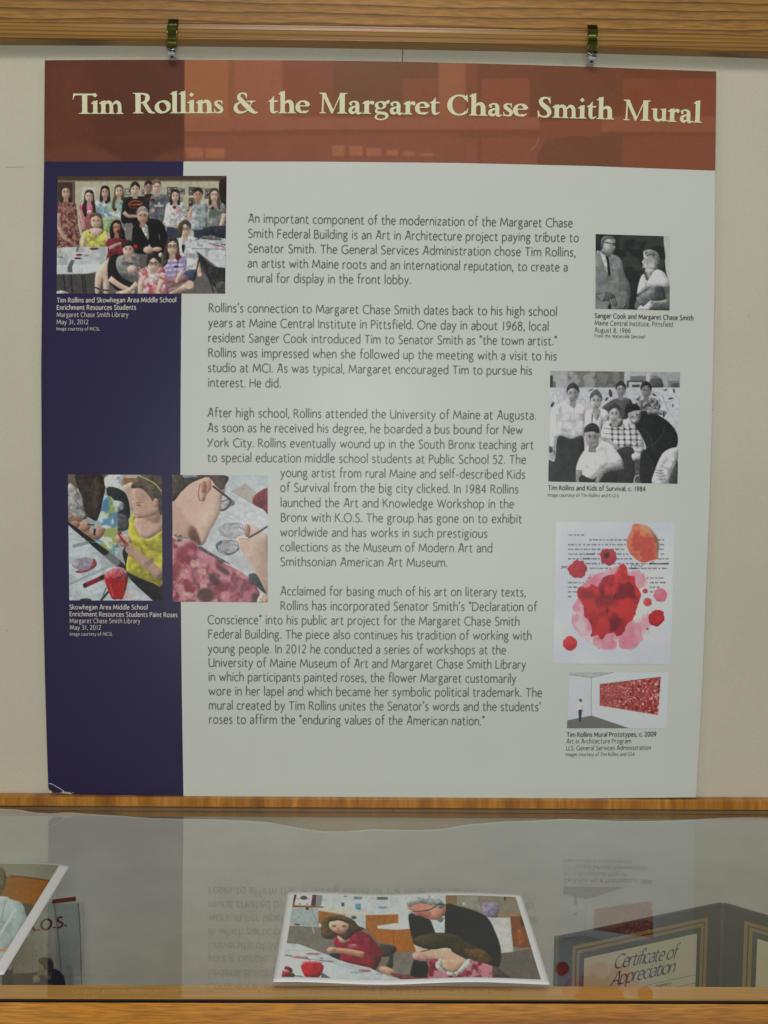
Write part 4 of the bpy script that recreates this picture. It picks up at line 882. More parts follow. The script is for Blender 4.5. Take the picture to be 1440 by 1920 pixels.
    f(776, 130, 30, 40, (150, 112, 94), (44, 38, 36), style='short'); p.poly([(742, 190), (812, 186), (812, 270), (770, 290)], (44, 40, 40)); rose(p, 762, 190, 14)
    p.poly([(780, 300), (795, 200), (845, 180), (930, 192), (955, 260), (940, 330), (920, 440), (800, 420)], (92, 94, 100)); f(838, 128, 31, 44, SKL, (120, 100, 76), style='short'); rose(p, 808, 228, 17); p.rect(822, 264, 892, 278, (170, 172, 176), tex=.4, cell=3); p.poly([(848, 250), (858, 238), (868, 262), (846, 262)], (170, 172, 176), sm=False); p.limb([(800, 300), (810, 306)], 30, 30, SK)
    p.limb([(925, 330), (900, 400), (880, 415)], 34, 26, SK)
    p.poly([(906, 300), (925, 252), (960, 240), (1010, 240), (1062, 262), (1074, 340), (1065, 390), (1000, 440), (905, 435)], (196, 196, 192)); f(980, 196, 30, 42, SKL, (48, 40, 36)); rose(p, 975, 284, 14); p.mottle(940, 290, 1020, 340, (190, 110, 120), .7, 20, .52, 14); p.rect(915, 435, 1030, 520, (48, 54, 74)); p.limb([(1060, 380), (1000, 430), (972, 430)], 26, 20, SK)
    p.poly([(1090, 300), (1120, 262), (1200, 240), (1232, 275), (1230, 400), (1225, 470), (1120, 470), (1085, 390)], (142, 150, 154)); f(1156, 190, 34, 44, (170, 130, 104), (44, 36, 34), style='short'); rose(p, 1103, 262, 16); p.limb([(1105, 290), (1090, 370)], 26, 24, SK); p.rect(1125, 455, 1240, 540, (46, 52, 68))
    p.poly([(1232, 300), (1250, 250), (1330, 240), (1372, 290), (1372, 430), (1240, 440)], (122, 122, 120)); p.mottle(1240, 290, 1310, 370, (70, 92, 70), .8, 30, .48, 15); f(1282, 190, 33, 46, SKL, (74, 58, 46)); p.poly([(1310, 200), (1330, 240), (1325, 300), (1308, 270)], (74, 58, 46)); rose(p, 1270, 288, 14); p.limb([(1360, 330), (1330, 430), (1268, 480)], 32, 22, SKL); p.poly([(1210, 440), (1375, 430), (1375, 520), (1200, 500)], (40, 42, 56))
    # middle row
    p.poly([(255, 600), (262, 490), (310, 455), (420, 452), (470, 500), (455, 590), (430, 600)], (196, 192, 74)); p.limb([(280, 500), (268, 600)], 40, 34, SKL); p.limb([(455, 500), (460, 560)], 30, 26, SKL); f(370, 392, 42, 54, SKL, (96, 70, 46)); p.poly([(320, 450), (420, 450), (400, 500), (345, 500)], SKL)
    p.poly([(445, 560), (480, 520), (580, 500), (610, 560), (590, 640), (480, 680), (455, 640)], (122, 38, 46)); f(530, 440, 32, 48, (168, 120, 96), (40, 32, 30)); p.poly([(478, 440), (500, 400), (505, 520), (480, 510)], (40, 32, 30)); p.poly([(555, 440), (590, 460), (590, 530), (560, 510)], (40, 32, 30)); p.limb([(470, 600), (530, 570), (555, 560)], 26, 20, SK); rose(p, 547, 468, 16)
    p.poly([(650, 600), (655, 430), (700, 390), (800, 370), (880, 400), (925, 520), (910, 620), (860, 640), (700, 640)], (24, 24, 25)); p.poly([(720, 430), (765, 420), (775, 530), (750, 500)], (198, 198, 196)); p.poly([(780, 568), (792, 584), (776, 584)], (200, 200, 200))
    p.ell(728, 330, 46, 38, (170, 166, 160), tex=.2); f(730, 352, 41, 54, (176, 132, 112), (150, 146, 140), style='short'); p.poly([(690, 600), (720, 590), (790, 600), (870, 590), (860, 640), (700, 640)], (26, 25, 26)); p.ell(775, 612, 40, 28, SK); p.ell(842, 606, 36, 18, SK); p.line([(855, 490), (862, 530)], 8, (90, 100, 90))
    p.poly([(1005, 540), (1035, 510), (1140, 515), (1165, 560), (1150, 640), (1180, 700), (1140, 780), (1040, 800), (1010, 650)], (182, 188, 192)); f(1060, 455, 38, 54, SKL, (78, 64, 52), True, style='short'); p.poly([(1018, 400), (1000, 460), (1025, 520), (1040, 430)], (78, 64, 52)); p.poly([(1030, 580), (1055, 575), (1045, 640)], (30, 30, 32)); p.limb([(1140, 690), (1170, 800)], 40, 34, SKL); p.poly([(1050, 780), (1150, 770), (1120, 850), (1060, 850)], (58, 68, 92))
    # tables
    p.poly([(1070, 565), (1160, 535), (1200, 505), (1260, 500), (1370, 530), (1370, 750), (1300, 740), (1200, 660), (1120, 600)], (176, 182, 184), sm=False); p.poly([(1170, 525), (1210, 505), (1290, 505), (1340, 538)], (106, 104, 102)); p.mottle(1150, 540, 1370, 750, (120, 130, 134), .6, 40, .6, 21); p.line([(1240, 560), (1360, 590)], 7, (140, 56, 56)); p.line([(1110, 600), (1370, 606)], 6, (110, 108, 106)); p.line([(1330, 568), (1370, 572)], 12, (150, 70, 66))
    p.poly([(1160, 630), (1215, 690), (1300, 748), (1370, 760), (1370, 900), (1290, 900), (1215, 800), (1180, 740)], (46, 44, 44), tex=.3); p.line([(1170, 660), (1128, 850)], 10, (34, 32, 32), False); p.line([(1200, 700), (1280, 945)], 10, (34, 32, 32), False); p.poly([(1300, 870), (1370, 860), (1370, 945), (1310, 945)], (70, 68, 68))
    p.rect(60, 780, 420, 950, (70, 68, 64), tex=.15); p.poly([(62, 600), (140, 590), (460, 585), (460, 640), (420, 770), (290, 792), (70, 795)], (178, 184, 184), sm=False); p.mottle(62, 590, 450, 790, (140, 148, 148), .6, 60, .55, 22); p.poly([(62, 730), (420, 720), (420, 775), (300, 796), (62, 800)], (196, 202, 204), sm=False, a=.7)
    p.poly([(225, 575), (248, 572), (232, 626), (212, 626)], (110, 112, 112), sm=False); p.poly([(178, 690), (206, 690), (185, 745), (190, 785), (152, 785), (150, 745)], (88, 92, 96), sm=False)
    for x, y, rx in ((240, 650, 26), (230, 676, 28), (355, 602, 36), (95, 666, 22), (295, 655, 20)): p.ell(x, y, rx, 8, (118, 36, 40) if rx > 22 else (150, 120, 110))
    for x in (120, 175, 262, 280): p.line([(x, 800), (x+14, 945)], 9, (38, 36, 36), False)
    p.poly([(62, 935), (110, 925), (165, 948), (62, 952)], (190, 190, 188)); 
    # front row
    p.poly([(370, 790), (440, 700), (480, 690), (470, 940), (430, 940), (420, 820), (395, 940), (365, 940)], SKL); p.poly([(470, 680), (560, 660), (560, 880), (470, 860)], (30, 28, 30)); p.line([(362, 900), (400, 915)], 10, (30, 26, 26)); p.line([(425, 920), (470, 925)], 10, (30, 26, 26))
    p.poly([(525, 700), (560, 655), (700, 650), (725, 720), (720, 800), (600, 830), (540, 780)], (120, 120, 118)); p.rect(570, 708, 690, 726, (84, 84, 92), tex=.5, cell=3); f(618, 610, 42, 54, SKL, (52, 40, 36), style='short'); p.poly([(575, 600), (590, 548), (655, 548), (668, 610), (640, 580), (600, 585)], (52, 40, 36)); p.ell(648, 760, 38, 30, SKL)
    p.poly([(470, 820), (520, 800), (640, 860), (690, 880), (640, 925), (560, 940), (490, 880)], (34, 32, 32)); p.limb([(475, 830), (560, 890), (650, 930)], 44, 34, SKL); p.limb([(690, 870), (620, 930), (540, 945)], 44, 30, SKL); rose(p, 676, 586, 20, (176, 40, 24))
    p.poly([(875, 830), (900, 700), (930, 650), (1040, 630), (1070, 700), (1050, 800), (1010, 840), (920, 850)], (176, 168, 190))
    for k in range(5): p.poly([(905, 670+k*36), (1060, 660+k*36), (1062, 676+k*36), (903, 688+k*36)], (132, 112, 176), sm=False)
    f(960, 590, 42, 60, SKL, (66, 52, 44), True); p.poly([(895, 620), (915, 560), (925, 700), (885, 740)], (66, 52, 44), tex=.3); rose(p, 1008, 664, 20); p.line([(1000, 690), (985, 850)], 4, (60, 60, 50)); p.ell(988, 740, 20, 9, (50, 50, 60))
    p.limb([(930, 940), (1000, 915), (1090, 880)], 44, 66, SKL); p.poly([(880, 850), (1050, 800), (1080, 850), (940, 940), (880, 945)], (150, 96, 100), a=.7); p.limb([(1040, 770), (990, 850)], 34, 26, SKL)
    p.poly([(698, 850), (705, 775), (750, 750), (880, 745), (908, 800), (905, 945), (735, 945)], (196, 120, 126)); p.mottle(698, 745, 908, 945, (216, 178, 176), .9, 34, .5, 31); p.mottle(698, 745, 908, 945, (166, 66, 80), .8, 26, .58, 32)
    p.limb([(720, 850), (712, 945)], 46, 40, SKL); p.limb([(880, 840), (845, 945)], 42, 36, SKL); f(812, 722, 44, 60, SKL, (52, 42, 38), True, style='short'); p.poly([(765, 740), (770, 650), (830, 632), (870, 670), (872, 720), (845, 670), (800, 670)], (52, 42, 38)); p.ell(868, 650, 14, 20, (206, 190, 186))
    p.poly([(770, 790), (800, 860), (850, 850), (858, 790), (815, 800)], (214, 204, 196), a=.8)
picture('photo_picture', (90, 320, 4.1143), [(75, 40), (1378, 40), (1366, 948), (66, 948)], 1.5, (150, 140, 120), draw_group, 1.0, 2.0, .35, 'group photo of people holding roses, at the top of the purple column')

def draw_pour(p):
    f = p.face
    p.rect(50, 20, 710, 900, (150, 158, 160)); p.rect(60, 30, 330, 130, (96, 84, 70), tex=.2); p.rect(430, 35, 530, 60, (172, 164, 150)); p.rect(432, 58, 545, 100, (146, 92, 52)); p.rect(560, 30, 700, 160, (104, 88, 72))
    p.poly([(310, 60), (380, 30), (430, 35), (445, 130), (420, 150), (330, 140)], (196, 204, 204)); p.poly([(400, 140), (520, 90), (535, 260), (480, 270), (440, 220)], (176, 152, 132)); p.poly([(322, 130), (450, 160), (480, 320), (400, 350)], (40, 42, 48)); p.poly([(350, 220), (420, 215), (440, 260), (380, 290)], (178, 184, 190)); p.poly([(390, 300), (460, 320), (470, 400), (400, 420), (388, 380)], (78, 80, 82))
    p.poly([(62, 110), (110, 120), (170, 230), (190, 330), (62, 330)], (156, 152, 148)); p.poly([(62, 310), (150, 330), (150, 400), (100, 400), (62, 370)], (140, 104, 86))
    p.poly([(270, 230), (300, 180), (360, 190), (392, 270), (400, 420), (405, 540), (370, 580), (230, 500), (200, 450), (300, 380), (265, 340)], (104, 158, 176)); p.mottle(190, 180, 410, 590, (150, 160, 70), .9, 60, .52, 41, .1, [(270, 230), (300, 180), (360, 190), (392, 270), (400, 420), (405, 540), (370, 580), (230, 500), (200, 450), (300, 380), (265, 340)])
    p.mottle(190, 180, 410, 590, (196, 214, 208), .8, 50, .58, 42, .1, [(270, 230), (300, 180), (360, 190), (392, 270), (400, 420), (405, 540), (370, 580), (230, 500), (200, 450), (300, 380), (265, 340)]); p.mottle(280, 180, 400, 520, (62, 116, 168), .8, 46, .6, 43)
    p.poly([(118, 30), (280, 30), (312, 120), (300, 200), (262, 340), (215, 330), (180, 300), (160, 200), (130, 120)], (56, 46, 38), tex=.25); p.poly([(240, 60), (280, 120), (270, 260), (240, 330), (235, 180)], (92, 74, 52), a=.6, ft=8)
    p.limb([(290, 390), (260, 450), (180, 420)], 60, 44, (154, 114, 94)); p.ell(170, 385, 44, 36, (166, 122, 102)); p.line([(245, 400), (240, 445)], 16, (50, 40, 40)); p.line([(195, 372), (240, 376)], 9, (40, 60, 50)); p.ell(110, 372, 34, 26, (150, 110, 92))
    p.poly([(60, 360), (300, 560), (650, 890), (60, 890)], (178, 190, 196), sm=False); p.poly([(60, 350), (130, 400), (400, 600), (700, 890), (640, 890), (380, 650), (60, 372)], (34, 34, 36), sm=False)
    p.line([(70, 780), (390, 640)], 5, (120, 128, 132), False); p.line([(75, 770), (380, 632)], 3, (90, 96, 100), False); p.poly([(92, 510), (190, 485), (215, 500), (100, 530)], (126, 136, 142), sm=False); p.line([(72, 430), (180, 470)], 4, (150, 158, 162), False)
    p.line([(80, 470), (300, 500)], 2.5, (140, 150, 156)); p.mottle(70, 560, 640, 890, (150, 160, 160), .6, 60, .58, 44)
    p.ell(175, 640, 82, 44, (168, 160, 176), a=.8, tex=.2); 
    for k in range(5): t = np.linspace(0, 6.3, 24); p.line(np.stack([172+(78-14*k)*np.cos(t)*(1+.08*np.sin(5*t+k)), 640+(40-7*k)*np.sin(t)*(1+.1*np.sin(4*t))], -1), 3.5, (120, 104, 130))
    p.poly([(235, 600), (258, 640), (215, 680), (160, 698), (118, 698), (120, 684), (180, 682), (225, 655)], (186, 66, 58))
    p.poly([(460, 560), (560, 700), (700, 780), (700, 890), (650, 890), (470, 720)], (34, 32, 34)); p.poly([(452, 640), (430, 560), (460, 520), (480, 640)], (40, 40, 44))
    p.poly([(470, 430), (490, 310), (520, 320), (540, 440), (600, 470), (660, 440), (698, 380), (698, 760), (640, 770), (480, 700), (455, 660), (470, 560)], (186, 178, 46), tex=.12); p.mottle(470, 480, 698, 770, (150, 142, 34), .6, 70, .56, 45)
    p.poly([(515, 330), (700, 280), (698, 400), (655, 440), (600, 468), (545, 440)], (178, 142, 122)); p.poly([(560, 300), (680, 240), (680, 360), (600, 340)], (150, 114, 96), ft=10)
    p.poly([(500, 130), (560, 60), (640, 50), (690, 110), (695, 250), (660, 300), (600, 320), (530, 330), (508, 300), (515, 285), (500, 270), (505, 240), (488, 225), (500, 200)], (172, 136, 116)); p.poly([(488, 120), (520, 60), (580, 36), (697, 36), (697, 300), (670, 260), (672, 200), (640, 220), (610, 180), (560, 130), (505, 128)], (86, 76, 62), tex=.2); p.ell(655, 225, 18, 32, (172, 124, 104)); p.line([(540, 42), (640, 90), (696, 150)], 8, (170, 160, 90))
    p.line([(528, 240), (552, 244)], 7, (70, 52, 46)); p.line([(495, 205), (505, 200)], 4, (80, 60, 50)); p.line([(524, 228), (556, 224)], 5, (100, 78, 64)); p.line([(510, 300), (532, 304)], 5, (140, 84, 80)); p.ell(560, 275, 28, 20, (186, 136, 118), ft=8, a=.6)
    p.limb([(690, 720), (600, 640), (480, 540)], 74, 60, (170, 132, 112)); p.ell(440, 480, 52, 44, (180, 142, 122)); p.ell(405, 470, 26, 30, (170, 130, 112)); p.limb([(406, 425), (456, 500)], 26, 22, (176, 34, 34)); p.line([(400, 430), (440, 500)], 6, (120, 20, 24), False)
    for k in range(4): p.limb([(418+k*13, 440+k*12), (446+k*10, 462+k*14)], 14, 12, (184, 148, 128)); p.line([(414+k*13, 450+k*12), (440+k*10, 474+k*13)], 2.5, (130, 92, 78))
    p.line([(590, 640), (640, 600)], 10, (112, 92, 122)); p.line([(596, 655), (648, 610)], 5, (90, 70, 100))
    p.poly([(170, 770), (300, 712), (312, 740), (180, 800)], (130, 28, 34), sm=False); p.poly([(272, 722), (305, 708), (316, 738), (284, 752)], (36, 34, 36), sm=False); p.poly([(162, 774), (182, 766), (190, 796), (170, 802)], (40, 30, 34), sm=False)
    p.line([(345, 815), (285, 885)], 14, (44, 44, 46), False); p.line([(320, 800), (300, 850)], 8, (90, 90, 90), False); p.ell(182, 880, 40, 10, (60, 70, 60))
    p.ell(455, 855, 60, 34, (196, 150, 140), a=.5, ft=12)
    p.poly([(308, 695), (462, 700), (438, 860), (400, 876), (352, 860)], (196, 34, 34)); p.poly([(322, 740), (450, 745), (436, 860), (400, 874), (354, 858)], (176, 24, 26), sm=False); p.ell(385, 700, 78, 44, (206, 150, 160)); p.ell(385, 706, 62, 34, (190, 96, 104)); p.ell(385, 722, 50, 22, (196, 60, 62)); p.line([(345, 770), (370, 862)], 10, (222, 90, 84), a=.6, ft=2)
picture('photo_picture', (110, 880, 3.6), [(62, 34), (697, 38), (700, 886), (72, 884)], 1.6, (150, 150, 150), draw_pour, 1.1, 2.0, .35, 'photo of a girl in a yellow top at a table with a red cup')

def draw_draw(p):
    p.rect(760, 30, 1420, 900, (182, 188, 190)); p.poly([(1120, 40), (1420, 40), (1420, 300), (1300, 230), (1150, 120)], (172, 184, 186), sm=False); p.line([(1125, 60), (1420, 250)], 4, (150, 160, 162), False)
    p.poly([(1165, 145), (1260, 95), (1360, 170), (1330, 240), (1310, 235)], (164, 158, 148), sm=False); p.line([(1165, 145), (1310, 235)], 4, (140, 138, 132), False); p.poly([(1310, 230), (1330, 170), (1420, 130), (1420, 300), (1380, 270)], (118, 30, 40), tex=.25)
    p.mottle(1000, 300, 1400, 700, (164, 170, 174), .5, 120, .55, 51)
    for x0, x1, y in ((1060, 1150, 350), (1130, 1210, 322), (1250, 1350, 300), (1330, 1390, 320), (1090, 1180, 340)): p.line([(x0, y), ((x0+x1)/2, y-18), (x1, y+8)], 3, (150, 146, 156))
    p.ell(1150, 226, 38, 24, (150, 156, 160)); 
    for k in range(3): t = np.linspace(0, 6.3, 14); p.line(np.stack([1160+(28-8*k)*np.cos(t), 226+(22-6*k)*np.sin(t)], -1), 3, (110, 114, 120))
    for cx, cy, a, b, n, dk in ((1170, 412, 84, 52, 7, 96), (1140, 525, 76, 48, 6, 70)):
        for k in range(n):
            t = np.linspace(0, 6.4, 36); r = 1-k/n; p.line(np.stack([cx+a*r*np.cos(t)*(1+.07*np.sin(6*t+k*1.7)), cy+b*r*np.sin(t)*(1+.10*np.sin(5*t+k))], -1), 4.0 if k < 2 else 3, (dk, dk, dk+4), a=.85)
    p.poly([(1065, 500), (1100, 482), (1100, 500), (1075, 520), (1080, 540), (1064, 530)], (70, 72, 76), a=.7); p.line([(1120, 560), (1150, 574), (1190, 560), (1216, 530)], 7, (66, 68, 72))
    # arm and hand with a pencil
    p.poly([(1262, 370), (1300, 370), (1340, 392), (1380, 430), (1411, 470), (1411, 860), (1370, 780), (1320, 690), (1270, 600), (1230, 540), (1205, 500), (1200, 462), (1230, 448), (1262, 452), (1255, 410)], (184, 158, 138), tex=.06); p.poly([(1262, 372), (1290, 380), (1290, 440), (1262, 455), (1252, 410)], (150, 112, 96)); p.poly([(1330, 480), (1411, 520), (1411, 860), (1340, 700)], (170, 140, 120), ft=12, a=.7)
    p.line([(1411, 384), (1340, 430), (1280, 462)], 13, (58, 54, 66), False); p.line([(1215, 470), (1262, 470), (1290, 480)], 5, (150, 112, 96))
    # face in profile
    p.poly([(767, 60), (850, 40), (1030, 60), (1120, 45), (1122, 150), (1100, 190), (1096, 260), (1070, 330), (1020, 420), (985, 500), (960, 512), (900, 480), (860, 470), (800, 465), (767, 440)], (194, 160, 140), tex=.05)
    p.poly([(900, 480), (960, 512), (930, 410), (890, 380), (870, 440)], (122, 78, 66), ft=6); p.poly([(800, 240), (860, 330), (890, 390), (850, 470), (767, 430), (767, 200)], (184, 144, 122), a=.6, ft=14); p.poly([(1020, 180), (1090, 230), (1050, 330), (990, 440), (930, 380), (1000, 280)], (206, 172, 152), a=.7, ft=20)
    p.poly([(767, 40), (1122, 40), (1122, 110), (1100, 140), (1060, 110), (1030, 70), (1000, 55), (900, 90), (830, 150), (767, 215)], (76, 66, 56), tex=.25); p.poly([(845, 38), (930, 38), (930, 52), (850, 56)], (150, 160, 180)); p.poly([(985, 55), (1015, 55), (1030, 80), (1028, 130), (1000, 170), (985, 210), (960, 222), (945, 200), (940, 130), (950, 80)], (196, 140, 120)); p.poly([(968, 90), (990, 80), (1000, 120), (985, 160), (965, 150)], (156, 96, 80), ft=5); p.line([(950, 210), (944, 160), (955, 95)], 6, (110, 66, 56)); p.ell(964, 224, 8, 8, (225, 225, 225))
    p.line([(1040, 112), (1100, 158), (1160, 205)], 15, (62, 50, 62), False); p.line([(1165, 205), (1150, 245), (1120, 272), (1092, 276)], 13, (62, 50, 62)); p.line([(1100, 220), (1155, 198)], 8, (62, 50, 62), False); p.poly([(1098, 225), (1150, 205), (1140, 245), (1098, 268)], (196, 196, 204), a=.5)
    # tie-dyed shirt
    sh = [(767, 470), (830, 478), (900, 482), (960, 545), (1060, 600), (1150, 650), (1230, 690), (1280, 730), (1340, 800), (1360, 850), (1350, 897), (767, 897)]
    p.poly(sh, (176, 92, 108), tex=.12); p.mottle(767, 470, 1360, 897, (132, 44, 56), .9, 90, .55, 52, .12, sh); p.mottle(767, 470, 1360, 897, (200, 128, 140), .8, 70, .58, 53, .12, sh); p.mottle(767, 470, 1360, 897, (196, 168, 150), .7, 50, .64, 54, .08, sh)
    for x, y, rx, ry, r in ((830, 570, 60, 36, -.9), (790, 680, 40, 60, .3), (900, 520, 50, 22, .3)): p.ell(x, y, rx, ry, (128, 36, 46), r, ft=12, a=.8, tex=.2)
    for x, y, rx, ry, r in ((1110, 680, 56, 20, .6), (1050, 745, 48, 26, .9), (990, 850, 60, 50, .2), (1090, 620, 30, 14, .5), (1330, 860, 30, 30, .2), (1310, 760, 40, 14, .7)): p.ell(x, y, rx, ry, (74, 44, 42), r, ft=7, a=.85, tex=.3)
    p.poly([(960, 520), (1040, 570), (1160, 640), (1060, 600), (950, 540)], (90, 92, 96)); p.poly([(1280, 720), (1330, 705), (1380, 790), (1400, 840), (1345, 800)], (64, 68, 72)); p.poly([(1345, 870), (1370, 835), (1390, 850), (1380, 897), (1340, 897)], (214, 208, 196)); p.ell(1362, 875, 4, 4, (60, 60, 60)); p.poly([(1385, 860), (1411, 850), (1411, 897), (1375, 897)], (180, 140, 122)); p.line([(767, 450), (800, 468), (830, 480)], 14, (196, 186, 176)); p.mottle(770, 440, 830, 490, (60, 50, 50), .8, 14, .55, 57)
picture('photo_picture', (110, 880, 3.6), [(767, 38), (1411, 40), (1411, 898), (770, 893)], 1.6, (180, 180, 180), draw_draw, 1.1, 2.0, .35, 'photo of a person in glasses drawing, half on the purple column')

def draw_pair(p):
    P_ = (170, 176, 168)
    p.rect(100, 40, 1040, 1010, (40, 43, 42), tex=.15, cell=8); p.mottle(400, 60, 950, 500, (66, 68, 66), .6, 120, .52, 61); p.rect(600, 130, 620, 240, (56, 58, 56), a=.7)
    p.poly([(110, 330), (175, 270), (330, 310), (420, 370), (470, 560), (530, 690), (525, 880), (470, 985), (110, 985)], (116, 118, 118), tex=.12, cell=3); p.poly([(400, 480), (460, 560), (530, 690), (500, 760), (420, 700)], (96, 98, 98), a=.7, ft=8); p.line([(405, 520), (410, 760)], 8, (70, 72, 72)); p.line([(310, 500), (400, 510)], 6, (84, 86, 86)); p.line([(110, 500), (240, 530), (262, 640)], 8, (82, 84, 84), a=.7)
    p.poly([(172, 275), (295, 330), (300, 520), (275, 580), (230, 480), (190, 360)], (170, 174, 174)); p.poly([(232, 335), (265, 325), (278, 400), (290, 540), (275, 580), (255, 520), (250, 400)], (34, 36, 36))
    p.poly([(185, 120), (240, 90), (330, 90), (352, 150), (345, 190), (354, 222), (340, 250), (322, 290), (290, 300), (240, 300), (190, 270), (180, 200)], (158, 160, 158)); p.poly([(180, 260), (190, 110), (240, 80), (330, 88), (348, 120), (260, 118), (215, 150), (205, 210)], (92, 94, 94), tex=.2); p.line([(215, 158), (330, 176), (350, 186)], 10, (40, 40, 40)); p.ell(330, 192, 18, 12, (90, 92, 92)); p.poly([(300, 230), (340, 240), (320, 292), (260, 300), (220, 270)], (128, 130, 128), a=.7, ft=8); p.poly([(180, 255), (290, 305), (280, 340), (180, 290)], (110, 112, 110))
    p.poly([(245, 775), (330, 800), (385, 900), (340, 945), (260, 880), (200, 880)], (78, 80, 80)); 
    for k in range(4): p.limb([(285+k*26, 860-k*6), (320+k*20, 935-k*8)], 15, 10, (150, 152, 150))
    p.poly([(265, 940), (290, 910), (300, 985), (262, 985)], (36, 38, 38)); p.poly([(400, 900), (470, 880), (500, 920), (450, 985), (350, 985)], (96, 98, 98)); p.line([(430, 960), (470, 920)], 10, (150, 150, 148)); p.line([(110, 800), (245, 770)], 8, (70, 72, 72)); p.line([(110, 820), (200, 880), (245, 780)], 9, (66, 68, 68))
    p.poly([(620, 985), (615, 860), (660, 790), (820, 700), (1018, 700), (1018, 990)], (96, 98, 98), tex=.15); p.poly([(840, 720), (940, 710), (960, 860), (840, 880)], (66, 68, 68)); p.poly([(660, 800), (840, 740), (830, 870), (700, 870)], (110, 112, 112))
    p.poly([(700, 270), (780, 250), (870, 285), (898, 370), (870, 470), (840, 520), (770, 540), (720, 480), (685, 470), (690, 430), (678, 400), (700, 360)], (158, 158, 156), tex=.12); p.poly([(720, 300), (790, 260), (875, 290), (900, 380), (860, 480), (820, 520), (830, 400), (800, 320), (740, 330)], (108, 110, 110), tex=.4, cell=3); p.poly([(708, 262), (745, 262), (740, 300), (712, 300)], (140, 142, 140)); p.line([(700, 358), (722, 356)], 7, (70, 70, 70)); p.line([(688, 448), (712, 450)], 6, (90, 90, 90)); p.poly([(720, 490), (840, 500), (780, 600), (740, 600)], (150, 152, 150)); p.poly([(690, 550), (730, 520), (750, 610), (700, 620)], (60, 62, 62), a=.6)
    p.poly([(618, 790), (660, 600), (710, 548), (745, 630), (830, 510), (900, 500), (975, 560), (1018, 690), (860, 700), (740, 730), (680, 770)], (188, 186, 190), tex=.05); p.line([(745, 632), (700, 740)], 5, (150, 150, 152))
    p.poly([(625, 985), (660, 935), (720, 930), (790, 872), (825, 920), (760, 990)], (192, 190, 196)); p.poly([(610, 830), (640, 900), (700, 950), (690, 860)], (120, 122, 120)); p.limb([(1018, 880), (900, 900), (800, 900)], 60, 40, (128, 130, 128)); p.poly([(770, 985), (860, 930), (1018, 920), (1018, 990)], (76, 78, 78))
    p.poly([(945, 40), (1040, 40), (1040, 700), (1018, 690), (1000, 610), (975, 530), (960, 400), (968, 330), (955, 240), (945, 150)], P_, sm=False, tex=0); p.line([(965, 100), (1000, 88), (1022, 90)], 5, (150, 156, 152))
picture('photo_picture', (1100, 430, 6.5455), [(110, 58), (1022, 86), (1018, 995), (108, 975)], 1.8, (60, 60, 60), draw_pair, 1.1, 1.6, .35, 'black and white photo of a man in a suit facing a woman', crease=.4)

